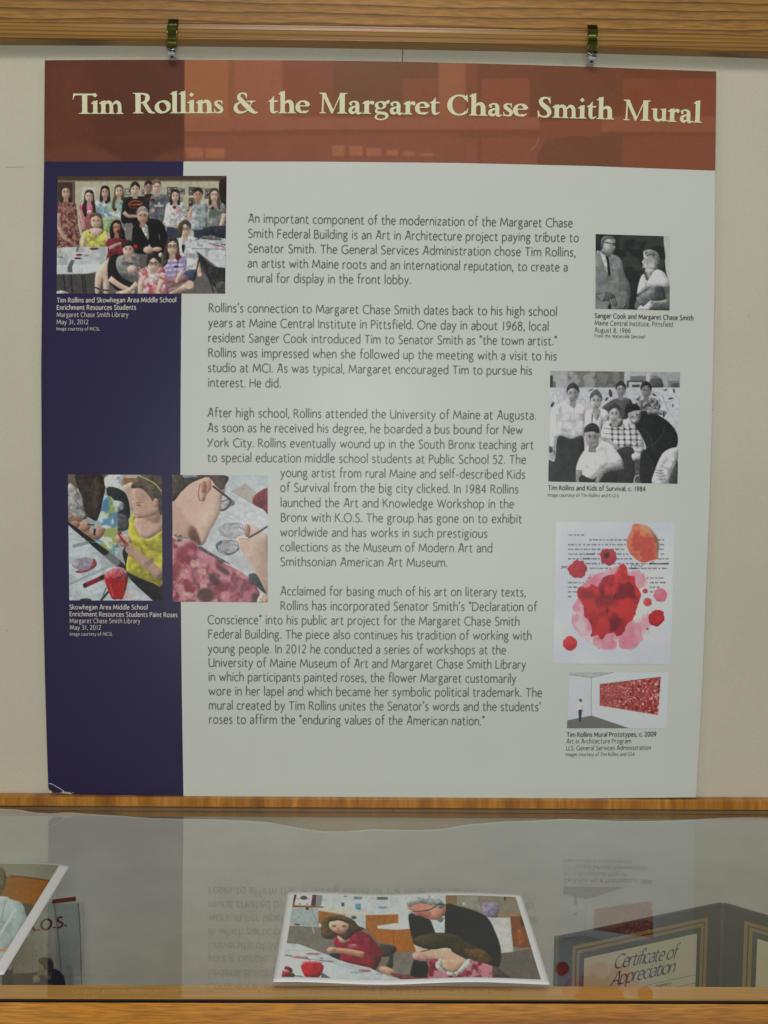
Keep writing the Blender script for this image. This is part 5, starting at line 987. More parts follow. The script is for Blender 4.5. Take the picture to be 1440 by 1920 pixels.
def draw_crew(p):
    f = p.face
    p.rect(80, 20, 1330, 1090, (176, 178, 184)); p.rect(105, 25, 1320, 182, (150, 152, 154), tex=.1)
    p.rect(165, 30, 255, 165, (156, 156, 160)); p.rect(104, 70, 132, 185, (50, 50, 50)); p.rect(132, 125, 160, 182, (96, 96, 98)); p.rect(270, 28, 525, 180, (140, 140, 140)); p.mottle(270, 28, 525, 180, (96, 96, 96), .8, 70, .5, 71, .15); p.rect(526, 30, 795, 180, (96, 96, 96), tex=.15); p.mottle(526, 30, 795, 180, (120, 120, 120), .8, 50, .55, 72); p.rect(796, 35, 852, 150, (176, 178, 182))
    p.rect(852, 40, 990, 75, (170, 172, 176)); p.rect(852, 75, 1000, 125, (110, 110, 112)); p.rect(822, 118, 975, 180, (52, 52, 54)); p.rect(838, 130, 962, 180, (168, 170, 172)); p.rect(870, 155, 940, 178, (60, 60, 60)); p.rect(1000, 40, 1040, 180, (180, 182, 186)); p.poly([(1040, 90), (1080, 72), (1130, 90), (1150, 120), (1158, 180), (1040, 180)], (92, 92, 92), tex=.4); 
    for k in range(6): p.line([(1048, 98+k*14), (1150, 108+k*14)], 5, (50, 50, 50))
    p.rect(1185, 45, 1312, 115, (150, 152, 156)); p.rect(1200, 118, 1312, 182, (120, 122, 124)); p.rect(1230, 140, 1312, 182, (84, 84, 84), tex=.5)
    p.rect(100, 182, 1320, 870, (180, 183, 190))
    for x, y, rx, ry, r in ((485, 205, 20, 6, -.3), (542, 202, 12, 5, -.4), (668, 235, 16, 38, -.2), (632, 290, 10, 20, .6), (128, 340, 12, 28, .5), (1180, 205, 18, 6, -.3), (1260, 212, 9, 20, -.2), (1230, 285, 24, 8, -.1), (1075, 250, 22, 9, .5), (1250, 350, 6, 18, 0), (105, 750, 14, 24, 0), (125, 805, 10, 26, 0)): p.ell(x, y, rx, ry, (56, 56, 58), r, tex=.3)
    for pts in ([(120, 220), (150, 205), (165, 225), (130, 250)], [(165, 330), (190, 320), (165, 250), (195, 260), (205, 210), (222, 195), (250, 200), (235, 300)], [(870, 250), (900, 240), (930, 230)], [(1090, 280), (1180, 320), (1260, 300)], [(1150, 240), (1200, 380), (1290, 520)], [(1050, 220), (1120, 240), (1170, 290)], [(380, 300), (420, 290), (440, 330)]): p.line(pts, 4, (120, 122, 126), a=.8)
    p.ell(920, 275, 30, 28, (178, 180, 186)); t = np.linspace(0, 6.3, 20); p.line(np.stack([920+30*np.cos(t), 275+28*np.sin(t)], -1), 5, (130, 132, 136))
    W = (196, 197, 202); G = (142, 142, 142); D = (40, 40, 42)
    # back pair
    p.poly([(590, 370), (680, 300), (740, 280), (830, 280), (870, 320), (860, 430), (780, 480), (640, 410)], (72, 72, 74), tex=.3, cell=3)
    for k in range(6): p.line([(600+k*40, 400-k*12), (640+k*40, 330-k*10)], 5, (110, 110, 112), a=.6)
    f(765, 205, 42, 58, (140, 140, 140), (44, 44, 44), style='short', smile=False)
    p.poly([(900, 330), (960, 300), (1060, 275), (1110, 310), (1130, 380), (1000, 420), (930, 400)], (110, 110, 112), tex=.5, cell=3); p.mottle(900, 280, 1130, 410, (52, 52, 54), .8, 16, .52, 73); p.mottle(900, 280, 1130, 410, (180, 180, 184), .7, 16, .6, 74); p.limb([(1000, 410), (1080, 405), (1170, 420)], 44, 46, (120, 120, 120)); p.ell(1165, 432, 8, 30, (40, 40, 40)); f(1000, 212, 46, 62, (128, 128, 128), (38, 38, 38), style='short')
    # left man in white shirt
    p.poly([(105, 720), (100, 520), (130, 380), (190, 330), (260, 310), (350, 330), (430, 370), (432, 520), (420, 650), (300, 660), (180, 640), (150, 760), (110, 780)], W, tex=.06, cell=10); p.line([(175, 490), (270, 495)], 4, (150, 150, 154)); p.line([(330, 370), (340, 640)], 4, (160, 160, 164)); p.line([(165, 420), (175, 600)], 6, (160, 160, 164), a=.8); p.poly([(250, 300), (340, 330), (330, 375), (280, 345)], (176, 178, 182)); f(318, 240, 52, 70, (150, 150, 150), (52, 52, 52), style='short')
    p.poly([(150, 860), (180, 640), (300, 660), (400, 630), (425, 720), (420, 900), (395, 1065), (90, 1060), (90, 865)], D, tex=.25); p.limb([(120, 740), (130, 830)], 60, 50, (160, 160, 162)); p.ell(112, 760, 20, 30, (70, 70, 70))
    # second man
    p.poly([(430, 480), (440, 410), (520, 380), (600, 380), (660, 430), (640, 520), (590, 640), (440, 620)], (190, 191, 196), tex=.06); p.poly([(505, 385), (575, 385), (565, 450), (540, 490), (515, 440)], (160, 160, 160)); p.line([(500, 430), (495, 520)], 8, (60, 60, 62)); p.line([(595, 480), (580, 600)], 8, (60, 60, 62)); f(533, 308, 50, 72, (166, 166, 164), (84, 84, 84), style='short')
    # man in plaid
    pl = [(600, 540), (640, 490), (690, 520), (780, 490), (860, 490), (930, 570), (985, 730), (950, 820), (900, 800), (860, 730), (760, 755), (700, 740), (650, 670), (590, 660), (580, 600)]
    p.poly(pl, (186, 187, 190), tex=.05)
    for k in range(5): p.line([(680+k*55, 520), (690+k*58, 750)], 13, (70, 70, 72), a=.55, ft=2); p.line([(600, 560+k*48), (780, 575+k*46), (960, 560+k*56)], 11, (70, 70, 72), a=.5, ft=2)
    for a in range(5):
        for b in range(4): p.ell(685+a*57, 568+b*50, 13, 11, (40, 40, 42), a=.75, ft=2)
    p.poly([(575, 660), (610, 640), (680, 690), (745, 740), (735, 775), (660, 760), (640, 700)], (156, 156, 156)); p.poly([(660, 520), (760, 480), (785, 500), (760, 545), (680, 545)], (44, 44, 46)); p.poly([(680, 490), (770, 470), (750, 530), (690, 530)], (158, 158, 158)); f(705, 430, 50, 72, (164, 164, 162), (56, 56, 56), style='short')
    p.poly([(740, 760), (870, 740), (900, 900), (880, 1070), (700, 1068), (700, 860)], (44, 44, 46), tex=.15); p.poly([(870, 800), (950, 800), (945, 850), (880, 860)], (178, 178, 180)); p.rect(895, 850, 945, 1070, (70, 70, 72), tex=.5); p.line([(885, 1070), (900, 1010), (935, 1000)], 10, (160, 160, 162))
    # man in black bending
    p.poly([(905, 450), (950, 405), (1010, 405), (1100, 430), (1190, 490), (1260, 560), (1295, 640), (1285, 730), (1215, 775), (1165, 850), (1100, 960), (1060, 1070), (950, 1070), (950, 800), (1000, 740), (940, 600), (900, 540)], (30, 30, 32), tex=.15); p.poly([(805, 430), (812, 350), (870, 330), (930, 350), (940, 400), (880, 400), (815, 450)], (28, 28, 30)); p.poly([(830, 430), (860, 408), (930, 395), (950, 430), (935, 490), (890, 525), (855, 500)], (140, 140, 140)); p.line([(1000, 745), (1080, 700), (1150, 620), (1180, 520)], 9, (52, 52, 54)); p.line([(960, 560), (1040, 640), (1060, 760)], 8, (50, 50, 52)); p.line([(1060, 420), (1180, 480), (1270, 570)], 7, (62, 62, 64), a=.7); p.line([(1000, 800), (1060, 900), (1050, 1060)], 8, (54, 54, 56)); p.ell(870, 455, 12, 5, (40, 40, 40)); p.ell(915, 432, 10, 5, (40, 40, 40)); p.poly([(870, 490), (915, 470), (905, 500), (880, 505)], (190, 190, 190)); p.ell(935, 415, 12, 22, (150, 150, 150), .3)
    p.limb([(1010, 412), (1080, 405), (1165, 420)], 40, 44, (124, 124, 124)); p.ell(1165, 432, 8, 28, (44, 44, 44))
    p.poly([(1160, 790), (1290, 740), (1300, 830), (1200, 1078), (1060, 1078), (1080, 960)], (178, 179, 184)); 
    for k in range(4): p.line([(1075+k*10, 940+k*30), (1120+k*12, 955+k*28), (1160+k*8, 950+k*26)], 5, (90, 90, 92))
    p.poly([(1210, 1078), (1270, 900), (1300, 880), (1300, 1078)], (60, 60, 62))
    # seated front
    p.poly([(350, 960), (370, 860), (430, 760), (480, 720), (560, 690), (650, 700), (740, 790), (780, 880), (700, 900), (620, 920), (500, 1035), (420, 1000)], (204, 205, 208), tex=.04); p.line([(520, 760), (525, 900)], 4, (170, 170, 172)); p.line([(620, 770), (640, 890)], 5, (165, 165, 168)); p.limb([(375, 950), (370, 1060)], 62, 48, (124, 124, 124)); p.limb([(790, 900), (640, 940), (560, 1000), (530, 1060)], 76, 50, (134, 134, 134)); p.poly([(400, 1000), (500, 1035), (560, 1000), (720, 960), (700, 1070), (400, 1068)], (34, 34, 36)); p.limb([(600, 960), (545, 1050)], 50, 36, (140, 140, 140))
    f(498, 650, 62, 84, (138, 138, 138), None); p.poly([(428, 600), (432, 550), (480, 515), (530, 520), (562, 560), (562, 610), (500, 590)], (46, 46, 48)); p.poly([(480, 720), (560, 690), (540, 740), (500, 740)], (124, 124, 124))
picture('photo_picture', (1010, 690, 4.9655), [(108, 25), (1318, 40), (1292, 1078), (90, 1057)], 1.5, (160, 160, 160), draw_crew, 1.05, 1.8, .35, 'black and white group photo of seven young men and their teacher', crease=.45)

def blot(p, x, y, r, col, edge, seed, lobes=7, irr=.08, a=1.0, sq=1.0, tex=.2):
    g = np.random.default_rng(seed); t = np.linspace(0, 2*np.pi, 60)[:-1]; rr = np.ones_like(t)
    for k in range(2, 14): rr += irr/k**.55*math.cos(0)*np.sin(k*t+g.random()*6.3)*g.random()
    P = np.stack([x+r*rr*np.cos(t), y+r*sq*rr*np.sin(t)], -1)
    p.poly(P, edge, a=a, tex=tex, cell=8); Q = np.stack([x+r*rr*.93*np.cos(t), y+r*sq*rr*.93*np.sin(t)], -1); p.poly(Q, col, a=a*.85, ft=r*.04, tex=tex, cell=10)
def draw_rose(p):
    p.rect(80, 30, 1380, 1540, (182, 186, 196), tex=.02, cell=40)
    g = np.random.default_rng(5)
    def typed(x0, x1, y, dark=58):
        x = x0
        while x < x1-6:
            w = g.integers(14, 62); w = min(w, x1-x)
            xx = x
            while xx < x+w-4: h = g.uniform(11, 18); p.rect(xx, y-h/2, xx+6.5, y+h/2, (dark+g.integers(0, 40),)*3, a=.9); xx += 8.6
            x += w+13
    typed(258, 300, 184); typed(318, 430, 184); typed(470, 865, 234); typed(1180, 1270, 234); typed(252, 380, 284); typed(405, 850, 284); typed(1205, 1255, 284); typed(250, 850, 332); typed(1200, 1240, 332); typed(252, 430, 382); typed(555, 880, 382); typed(1215, 1250, 382)
    typed(252, 390, 431); typed(490, 580, 431); typed(700, 930, 431); typed(1180, 1300, 431); typed(430, 1080, 481); typed(475, 700, 530); typed(880, 1285, 530); typed(458, 530, 630); typed(1070, 1240, 630); typed(248, 420, 678); typed(1100, 1265, 678); typed(248, 350, 726); typed(1100, 1205, 726); typed(248, 345, 774); typed(1100, 1150, 774); typed(248, 305, 823)
    for x0, x1, y in ((440, 528, 381), (402, 478, 430), (1090, 1295, 482), (905, 960, 530)):
        for k in range(3): p.line([(x0, y-6+k*6), ((x0+x1)/2, y-2+k*3), (x1, y-8+k*6)], 5, (44, 46, 48))
    p.line([(178, 540), (192, 505), (200, 530), (215, 505), (222, 528), (240, 508)], 5, (50, 52, 56)); p.line([(190, 510), (245, 508)], 3.5, (50, 52, 56)); p.line([(905, 520), (925, 480), (945, 512), (965, 490), (1000, 512), (1028, 490)], 5, (44, 46, 50)); p.line([(1090, 480), (1135, 460), (1140, 472)], 5, (44, 46, 50))
    pk = (202, 118, 136)
    # pale wash petals round the big bloom
    wash = [(345, 860), (300, 930), (310, 985), (288, 1050), (330, 1170), (420, 1260), (500, 1320), (620, 1372), (740, 1365), (766, 1250), (790, 1352), (880, 1362), (950, 1310), (1040, 1260), (1092, 1170), (1100, 1050), (1060, 950), (1012, 850), (1010, 780), (1074, 690), (1040, 600), (960, 550), (880, 570), (800, 505), (700, 530), (560, 590), (440, 670), (375, 740)]
    W_ = smooth_pts(np.array(wash, float), True, 5); W_ = W_+RNG.normal(0, 4, W_.shape)
    p.poly(W_, (190, 96, 116), sm=False, a=.75, tex=.1); c0 = W_.mean(0); p.poly(c0+(W_-c0)*.975, (206, 150, 160), sm=False, a=.85, ft=6, tex=.14, cell=30)
    p.mottle(280, 480, 1110, 1380, (214, 200, 198), .9, 150, .52, 86, .25, wash); p.mottle(280, 480, 1110, 1380, (198, 104, 124), .85, 190, .53, 87, .2, wash)
    for x, y, r, s, a in ((880, 1210, 150, 1, .5), (620, 1270, 110, 2, .5), (960, 660, 100, 5, .5), (520, 700, 100, 4, .45), (335, 940, 42, 8, .5), (330, 1040, 42, 9, .35), (920, 1300, 60, 12, .35)):
        blot(p, x, y, r, (202, 124, 142), (200, 120, 138), 100+s, irr=.16, a=a, tex=.2)
    p.ell(960, 1010, 60, 90, (214, 214, 206), a=.6, ft=20); p.ell(390, 1120, 50, 90, (206, 204, 200), a=.55, ft=18); p.line([(770, 1250), (768, 1340)], 8, (206, 206, 206), ft=3)
    body = [(350, 750), (380, 720), (450, 730), (500, 700), (560, 720), (600, 640), (680, 600), (760, 580), (790, 500), (830, 490), (860, 530), (870, 600), (940, 620), (950, 700), (1000, 780), (990, 860), (960, 960), (920, 1060), (860, 1110), (830, 1180), (770, 1240), (720, 1200), (650, 1210), (600, 1270), (560, 1220), (490, 1240), (500, 1160), (460, 1060), (420, 1020), (400, 900), (350, 820)]
    P = np.array(body, float); Q = smooth_pts(P, True, 5); Q = Q+RNG.normal(0, 4.5, Q.shape); p.poly(Q, (148, 32, 40), sm=False, tex=.25, cell=16)
    p.mottle(340, 480, 1010, 1280, (170, 38, 38), .85, 150, .5, 81, .12, body); p.mottle(340, 480, 1010, 1280, (104, 16, 30), .9, 130, .54, 82, .10, body); p.mottle(340, 900, 1010, 1280, (176, 44, 42), .8, 90, .45, 83, .1, body)
    for x, y, rx, ry in ((600, 1005, 50, 14), (690, 720, 10, 10), (720, 1060, 60, 20), (640, 860, 120, 60), (450, 800, 80, 50)): p.ell(x, y, rx, ry, (96, 20, 32), ft=14, a=.6, tex=.3)
    p.poly([(780, 510), (830, 490), (860, 540), (860, 680), (760, 680), (740, 600)], (192, 52, 44), a=.75, ft=8, tex=.2)
    leaf = [(925, 75), (985, 68), (1080, 100), (1150, 170), (1195, 270), (1185, 370), (1180, 430), (1110, 450), (1035, 470), (960, 440), (900, 380), (862, 300), (866, 215), (905, 140)]
    p.poly(leaf, (186, 96, 70), tex=.14); p.mottle(860, 70, 1200, 470, (200, 120, 84), .8, 120, .5, 84, .15, leaf); p.mottle(860, 70, 1200, 470, (170, 64, 56), .8, 110, .55, 85, .15, leaf); p.poly([(1080, 100), (1150, 170), (1195, 270), (1185, 380), (1150, 400), (1170, 280), (1120, 190)], (110, 108, 96), a=.7, ft=8, tex=.5); p.poly([(985, 68), (1090, 105), (1130, 190), (1040, 130)], (176, 160, 130), a=.6, ft=12)
    for y in (284, 332, 382): p.line([(890, y), (1010, y+2)], 7, (130, 50, 50), a=.5, ft=2)
    blot(p, 668, 410, 86, (168, 44, 56), (150, 34, 48), 201, irr=.10); p.ell(655, 395, 40, 26, (34, 34, 36), -.6, ft=10, a=.85, tex=.4); p.ell(700, 380, 30, 30, (180, 70, 84), ft=8, a=.5)
    blot(p, 350, 540, 94, (170, 46, 56), (150, 34, 44), 202, irr=.10); blot(p, 270, 1310, 74, (184, 46, 54), (170, 38, 48), 203, irr=.06); blot(p, 1168, 1045, 84, (172, 36, 38), (160, 30, 36), 204, irr=.12); blot(p, 1208, 808, 70, (200, 112, 130), (184, 72, 96), 205, irr=.07); blot(p, 1076, 880, 44, (190, 72, 70), (178, 54, 58), 206, irr=.08); blot(p, 1050, 765, 26, (186, 60, 70), (150, 34, 50), 207, irr=.12); p.ell(1074, 1158, 12, 10, (90, 60, 50))
picture('art_picture', (1020, 970, 5.5385), [(125, 45), (1360, 50), (1312, 1526), (95, 1520)], 1.7, (180, 184, 192), draw_rose, 1.1, 1.2, .3, 'typed page covered with red watercolour blots', vol=.18, sat=.98, con=1, lift=0)

def draw_room(p):
    p.rect(180, 50, 1310, 680, (184, 190, 198), tex=.01); p.rect(180, 50, 455, 680, (180, 186, 190), tex=.01)
    p.poly([(180, 50), (690, 50), (690, 64), (455, 118), (180, 84)], (160, 166, 168), sm=False); p.line([(180, 82), (455, 118), (690, 62)], 4.5, (96, 100, 106), False); p.line([(455, 118), (455, 528)], 3.5, (96, 100, 104), False)
    p.poly([(180, 582), (455, 527), (860, 664), (860, 690), (180, 690)], (102, 102, 100), sm=False, tex=.02)
    q = [(545, 190), (1205, 110), (1172, 523), (543, 420)]
    p.poly(q, (158, 76, 72), sm=False); p.mottle(540, 100, 1210, 530, (202, 164, 156), .85, 15, .52, 91, .08, None) if False else None
    g = np.random.default_rng(3)
    for k in range(760):
        u, v = g.random(2); s = 5+9*u; x = 545+(1190-545)*u; top = 190-80*u; bot = 420+104*u; y = top+(bot-top)*v
        c = [(130, 36, 40), (170, 60, 56), (110, 28, 34), (196, 140, 132), (206, 168, 160), (70, 26, 30), (160, 74, 60), (150, 44, 50)][g.integers(0, 8)]
        if not (top+s*.7 < y < bot-s*.7) or x > 1196-18*v: continue
        p.ell(x, y, s*g.uniform(.6, 1.3), s*g.uniform(.5, 1), c, g.random()*3, a=.85, ft=1.5, tex=.2)
    p.line([(545, 190), (1205, 110)], 3, (90, 50, 50), False)
    p.ell(337, 362, 16, 14, (30, 28, 28)); p.poly([(330, 368), (352, 368), (350, 390), (334, 392)], (150, 116, 100)); p.poly([(300, 410), (320, 390), (348, 390), (356, 430), (352, 468), (312, 472), (300, 460)], (206, 208, 204)); p.line([(352, 420), (358, 470), (366, 486)], 10, (168, 136, 120)); p.line([(302, 420), (306, 480)], 9, (190, 190, 186)); p.poly([(314, 472), (350, 468), (348, 520), (340, 585), (322, 585), (318, 530)], (50, 54, 74)); p.ell(328, 591, 14, 6, (60, 56, 54))
picture('art_picture', (1030, 1250, 5.76), [(215, 62), (1290, 60), (1265, 665), (190, 665)], 2.2, (184, 190, 196), draw_room, 1.6, 1.0, .25, 'small rendering of a person looking at a red mural in a white room', vol=0, sat=.95, con=1, lift=-2)

# ================================================================ THINGS IN THE DISPLAY CASE
Z_PRINT = Z_GLASS+.0012
m_ppr = mat('photo_paper', C(206, 204, 202, gain=1.95), .35)
def case_print(name, TL, TR, BR, BL, border, paint, ripple, label, nu=300, nv=170, gain=1.9):
    """a loose printed sheet lying on the glass"""
    r = empty(name, (TL+BR)/2, label, 'photo print', 'loose photo prints on the glass')
    def surf0(u, v, dz=True):
        u = u[:, None]; v = v[:, None]; P = TL*(1-u)*(1-v)+TR*u*(1-v)+BR*u*v+BL*(1-u)*v
        px = topx(P)
        if dz: P = P+np.concatenate([np.zeros((len(u), 2)), ripple(u, v)], 1)
        return P, px
    b0, b1 = border
    def inner(u, v):
        P, px = surf0(b0+(1-2*b0)*u, b1+(1-2*b1)*v); P[:, 2] += .00025; return P, px
    u, v = np.meshgrid(np.linspace(0, 1, 60), np.linspace(0, 1, 30)); P, _ = surf0(u.ravel(), v.ravel()); n = 60
    F = [(j*n+i, (j+1)*n+i, (j+1)*n+i+1, j*n+i+1) for j in range(29) for i in range(n-1)]
    s = mkmesh('paper_sheet', P, F, m_ppr, r, smooth=True); so = s.modifiers.new('solid', 'SOLIDIFY'); so.thickness = .0004; so.offset = -1
    grid_print('printed_photo', inner, nu, nv, paint, m_print_gloss, r, gain=gain)
    return r
# centre print: photographed corners
TL = onZ(540, 1675.5, Z_PRINT); TR = onZ(977, 1677, Z_PRINT); BR = onZ(1031, 1846, Z_PRINT); BL = onZ(512, 1845.5, Z_PRINT)
cp = Paint((0, 0, 1), (500, 1660, 1045, 1860), 1.5, (150, 150, 150))
def draw_center(p):
    s = 5.143
    def A(*q): return [(500+x/s, 1660+y/s) for x, y in q]
    def B(*q): return [(760+x/s, 1660+y/s) for x, y in q]
    P = p.poly; Ls = lambda pts, w, c, **k: p.line(pts, w/s, c, **k)
    def EA(x, y, rx, ry, c, rot=0, **k): p.ell(500+x/s, 1660+y/s, rx/s, ry/s, c, rot, **k)
    def EB(x, y, rx, ry, c, rot=0, **k): p.ell(760+x/s, 1660+y/s, rx/s, ry/s, c, rot, **k)
    p.rect(500, 1660, 1045, 1860, (176, 184, 182)); P(A((150, 420), (1500, 430), (3000, 430), (3000, 1000), (0, 1000)), (112, 106, 98), sm=False)
    P(A((190, 240), (500, 240), (500, 420), (160, 420)), (146, 156, 156), sm=False); P(A((160, 408), (560, 422), (560, 440), (160, 424)), (120, 100, 74), sm=False)
    P(A((244, 98), (480, 108), (470, 235), (244, 232)), (84, 40, 46), sm=False); P(A((290, 108), (442, 114), (424, 222), (265, 214)), (196, 192, 186), sm=False); EA(358, 142, 34, 20, (60, 54, 54), tex=.5); Ls(A((290, 150), (425, 152)), 6, (110, 90, 90)); EA(320, 200, 14, 5, (90, 80, 80)); EA(388, 202, 12, 5, (90, 80, 80)); P(A((480, 108), (540, 120), (520, 225), (470, 225)), (118, 124, 124), sm=False)
    P(A((215, 208), (545, 222), (545, 236), (215, 222)), (132, 92, 44), sm=False); EA(390, 245, 16, 12, (36, 34, 34)); Ls(A((265, 235), (200, 330)), 7, (150, 156, 156)); Ls(A((430, 238), (505, 420)), 7, (120, 124, 122)); Ls(A((440, 420), (460, 480)), 8, (176, 176, 170)); EA(293, 396, 26, 7, (50, 50, 50)); EA(232, 275, 6, 10, (40, 60, 60))
    for x, y, w, h, c in ((757, 118, 14, 6, (90, 90, 90)), (735, 196, 14, 18, (60, 64, 92)), (880, 130, 40, 14, (104, 112, 116)), (882, 216, 26, 30, (84, 140, 160)), (1116, 130, 54, 14, (84, 92, 84)), (1115, 222, 40, 12, (120, 140, 180))): p.rect(500+(x-w)/s, 1660+(y-h)/s, 500+(x+w)/s, 1660+(y+h)/s, c, tex=.5, cell=2)
    P(A((500, 262), (760, 300), (760, 345), (600, 350), (520, 390), (498, 380)), (142, 92, 38), sm=False); P(A((498, 248), (720, 248), (960, 285), (960, 298), (780, 282), (500, 262)), (190, 182, 152), sm=False); P(A((760, 290), (950, 298), (950, 430), (880, 420), (780, 380)), (168, 178, 178), sm=False); EA(840, 320, 26, 16, (70, 90, 84), tex=.5)
    P(A((955, 296), (1270, 288), (1270, 395), (1070, 400), (1070, 440), (955, 450)), (152, 92, 32), sm=False); P(A((1068, 400), (1240, 375), (1400, 380), (1400, 430), (1250, 440), (1068, 425)), (190, 196, 186), sm=False); P(A((985, 425), (1220, 445), (1420, 440), (1440, 640), (1260, 655), (1225, 580), (1090, 560), (1000, 480)), (158, 94, 30), sm=False); Ls(A((1218, 445), (1228, 585)), 5, (110, 62, 20))
    P(A((1265, 100), (1500, 90), (1500, 380), (1270, 380)), (182, 190, 190), sm=False)
    P(B((0, 438), (90, 440), (90, 640), (0, 660)), (150, 90, 30), sm=False)
    # right half background
    P(B((388, 118), (1085, 112), (1150, 320), (780, 330), (700, 280), (388, 220)), (124, 116, 102), sm=False); P(B((388, 118), (495, 118), (495, 215), (395, 212)), (124, 100, 66), sm=False); P(B((500, 130), (690, 125), (700, 190), (740, 260), (500, 205)), (136, 134, 124), sm=False); P(B((740, 195), (890, 190), (890, 320), (780, 330)), (126, 118, 140)); P(B((955, 112), (1080, 112), (1090, 160), (960, 155)), (134, 110, 86), sm=False); EB(960, 135, 8, 24, (34, 32, 30)); EB(565, 200, 10, 12, (200, 210, 200)); P(B((880, 290), (1140, 270), (1150, 310), (900, 315)), (132, 110, 76), sm=False)
    P(B((780, 325), (1010, 325), (1040, 655), (915, 675)), (176, 176, 172), sm=False); P(B((1010, 315), (1150, 300), (1245, 610), (1100, 615), (1040, 600)), (112, 66, 24), sm=False); P(B((1110, 310), (1160, 310), (1180, 380), (1120, 400)), (52, 50, 40)); P(B((1080, 450), (1130, 455), (1150, 600), (1100, 600)), (158, 92, 28), a=.7)
    P(B((900, 675), (1040, 655), (1245, 615), (1345, 925), (800, 925)), (92, 86, 78), sm=False, tex=.08)
    # table cloth with paper and cups
    P(A((150, 575), (310, 588), (560, 680), (900, 780), (930, 775), (1100, 850), (1400, 945), (90, 940)), (174, 182, 184), sm=False); P(A((130, 700), (640, 770), (900, 850), (900, 930), (100, 930)), (188, 196, 200), sm=False, a=.6); Ls(A((135, 690), (300, 715), (440, 740), (640, 752)), 10, (84, 92, 110)); Ls(A((180, 650), (450, 650)), 3, (130, 136, 140)); EA(450, 682, 76, 10, (176, 110, 116)); EA(320, 716, 84, 14, (184, 124, 130), .05); EA(945, 830, 60, 12, (160, 92, 108)); EA(530, 724, 20, 6, (120, 130, 170)); EA(860, 850, 60, 12, (150, 168, 200), a=.6); EA(1085, 858, 40, 8, (150, 168, 200), a=.6)
    P(A((530, 865), (600, 900), (635, 930), (540, 930)), (70, 76, 84), a=.8); Ls(A((270, 900), (330, 905), (400, 930)), 12, (110, 112, 108)); EA(210, 838, 44, 28, (110, 34, 50), .5, tex=.4); EA(240, 893, 32, 22, (60, 74, 32), tex=.4)
    P(A((96, 840), (215, 850), (205, 920), (92, 925)), (160, 22, 40)); EA(150, 858, 66, 24, (202, 150, 160)); EA(150, 864, 54, 17, (190, 84, 100))
    P(A((340, 785), (540, 785), (515, 895), (470, 912), (400, 910), (362, 895)), (172, 22, 32)); P(A((400, 790), (440, 790), (440, 905), (410, 905)), (200, 50, 58), a=.5, ft=1); EA(440, 766, 104, 26, (206, 168, 178)); EA(440, 772, 92, 20, (196, 92, 112)); EA(440, 780, 84, 14, (190, 44, 62))
    # woman in red
    P(A((1090, 580), (1150, 580), (1240, 600), (1250, 640), (1220, 680), (1215, 800), (1150, 780), (1185, 700), (1110, 690)), (62, 58, 52)); P(A((610, 680), (720, 670), (740, 740), (640, 710)), (40, 40, 46))
    P(A((650, 560), (680, 490), (830, 470), (900, 450), (1000, 500), (1060, 580), (1110, 640), (1115, 690), (1060, 800), (1000, 800), (720, 740), (715, 690), (660, 600)), (138, 30, 52), tex=.12); P(A((880, 470), (1000, 500), (1110, 650), (1000, 690), (930, 600)), (118, 26, 44), a=.6, ft=2); EA(835, 596, 50, 20, (170, 120, 130), a=.7, tex=.5); EA(960, 550, 26, 50, (160, 70, 84), a=.4, ft=1)
    P(A((1000, 690), (1080, 700), (1060, 810), (1010, 800)), (96, 40, 40)); p.limb(A((940, 680), (780, 650), (640, 640)), 60/s, 50/s, (172, 130, 106)); EA(625, 640, 46, 30, (176, 136, 114)); P(A((680, 480), (760, 480), (800, 540), (730, 570), (690, 530)), (190, 150, 126))
    P(A((525, 480), (530, 380), (570, 330), (640, 310), (760, 312), (840, 350), (880, 400), (940, 430), (860, 470), (800, 520), (750, 540), (690, 500), (640, 530), (590, 535), (540, 515)), (78, 62, 38), tex=.35, cell=2); P(A((530, 400), (600, 380), (600, 500), (540, 490)), (104, 84, 46), a=.6, ft=1); P(A((600, 400), (620, 360), (690, 350), (780, 370), (790, 430), (740, 475), (680, 475), (620, 440)), (186, 148, 126)); P(A((590, 360), (640, 330), (780, 350), (790, 380), (700, 352), (620, 364)), (56, 46, 36)); EA(648, 408, 22, 8, (90, 66, 60)); EA(745, 408, 22, 8, (90, 66, 60)); EA(695, 455, 24, 7, (150, 88, 84)); EA(690, 432, 9, 12, (164, 122, 102))
    P(A((1090, 790), (1160, 790), (1230, 830), (1230, 880), (1150, 860), (1090, 825)), (178, 138, 116)); P(A((1200, 850), (1440, 890), (1440, 940), (1390, 935), (1260, 895)), (112, 62, 58)); P(B((0, 870), (220, 890), (270, 935), (0, 935)), (104, 58, 54)); Ls(A((1140, 915), (1270, 920)), 8, (180, 140, 150))
    # man leaning over
    P(B((35, 290), (110, 290), (230, 340), (290, 470), (290, 560), (200, 700), (230, 880), (60, 885), (60, 800), (100, 640), (60, 500), (35, 380)), (26, 28, 27)); P(B((375, 215), (520, 225), (700, 275), (800, 340), (860, 450), (920, 630), (905, 800), (820, 800), (380, 700), (360, 480)), (27, 30, 28), tex=.15); P(B((240, 340), (380, 310), (380, 475), (290, 475)), (178, 190, 196), sm=False); P(B((300, 345), (345, 375), (372, 330)), (70, 76, 80), a=.7)
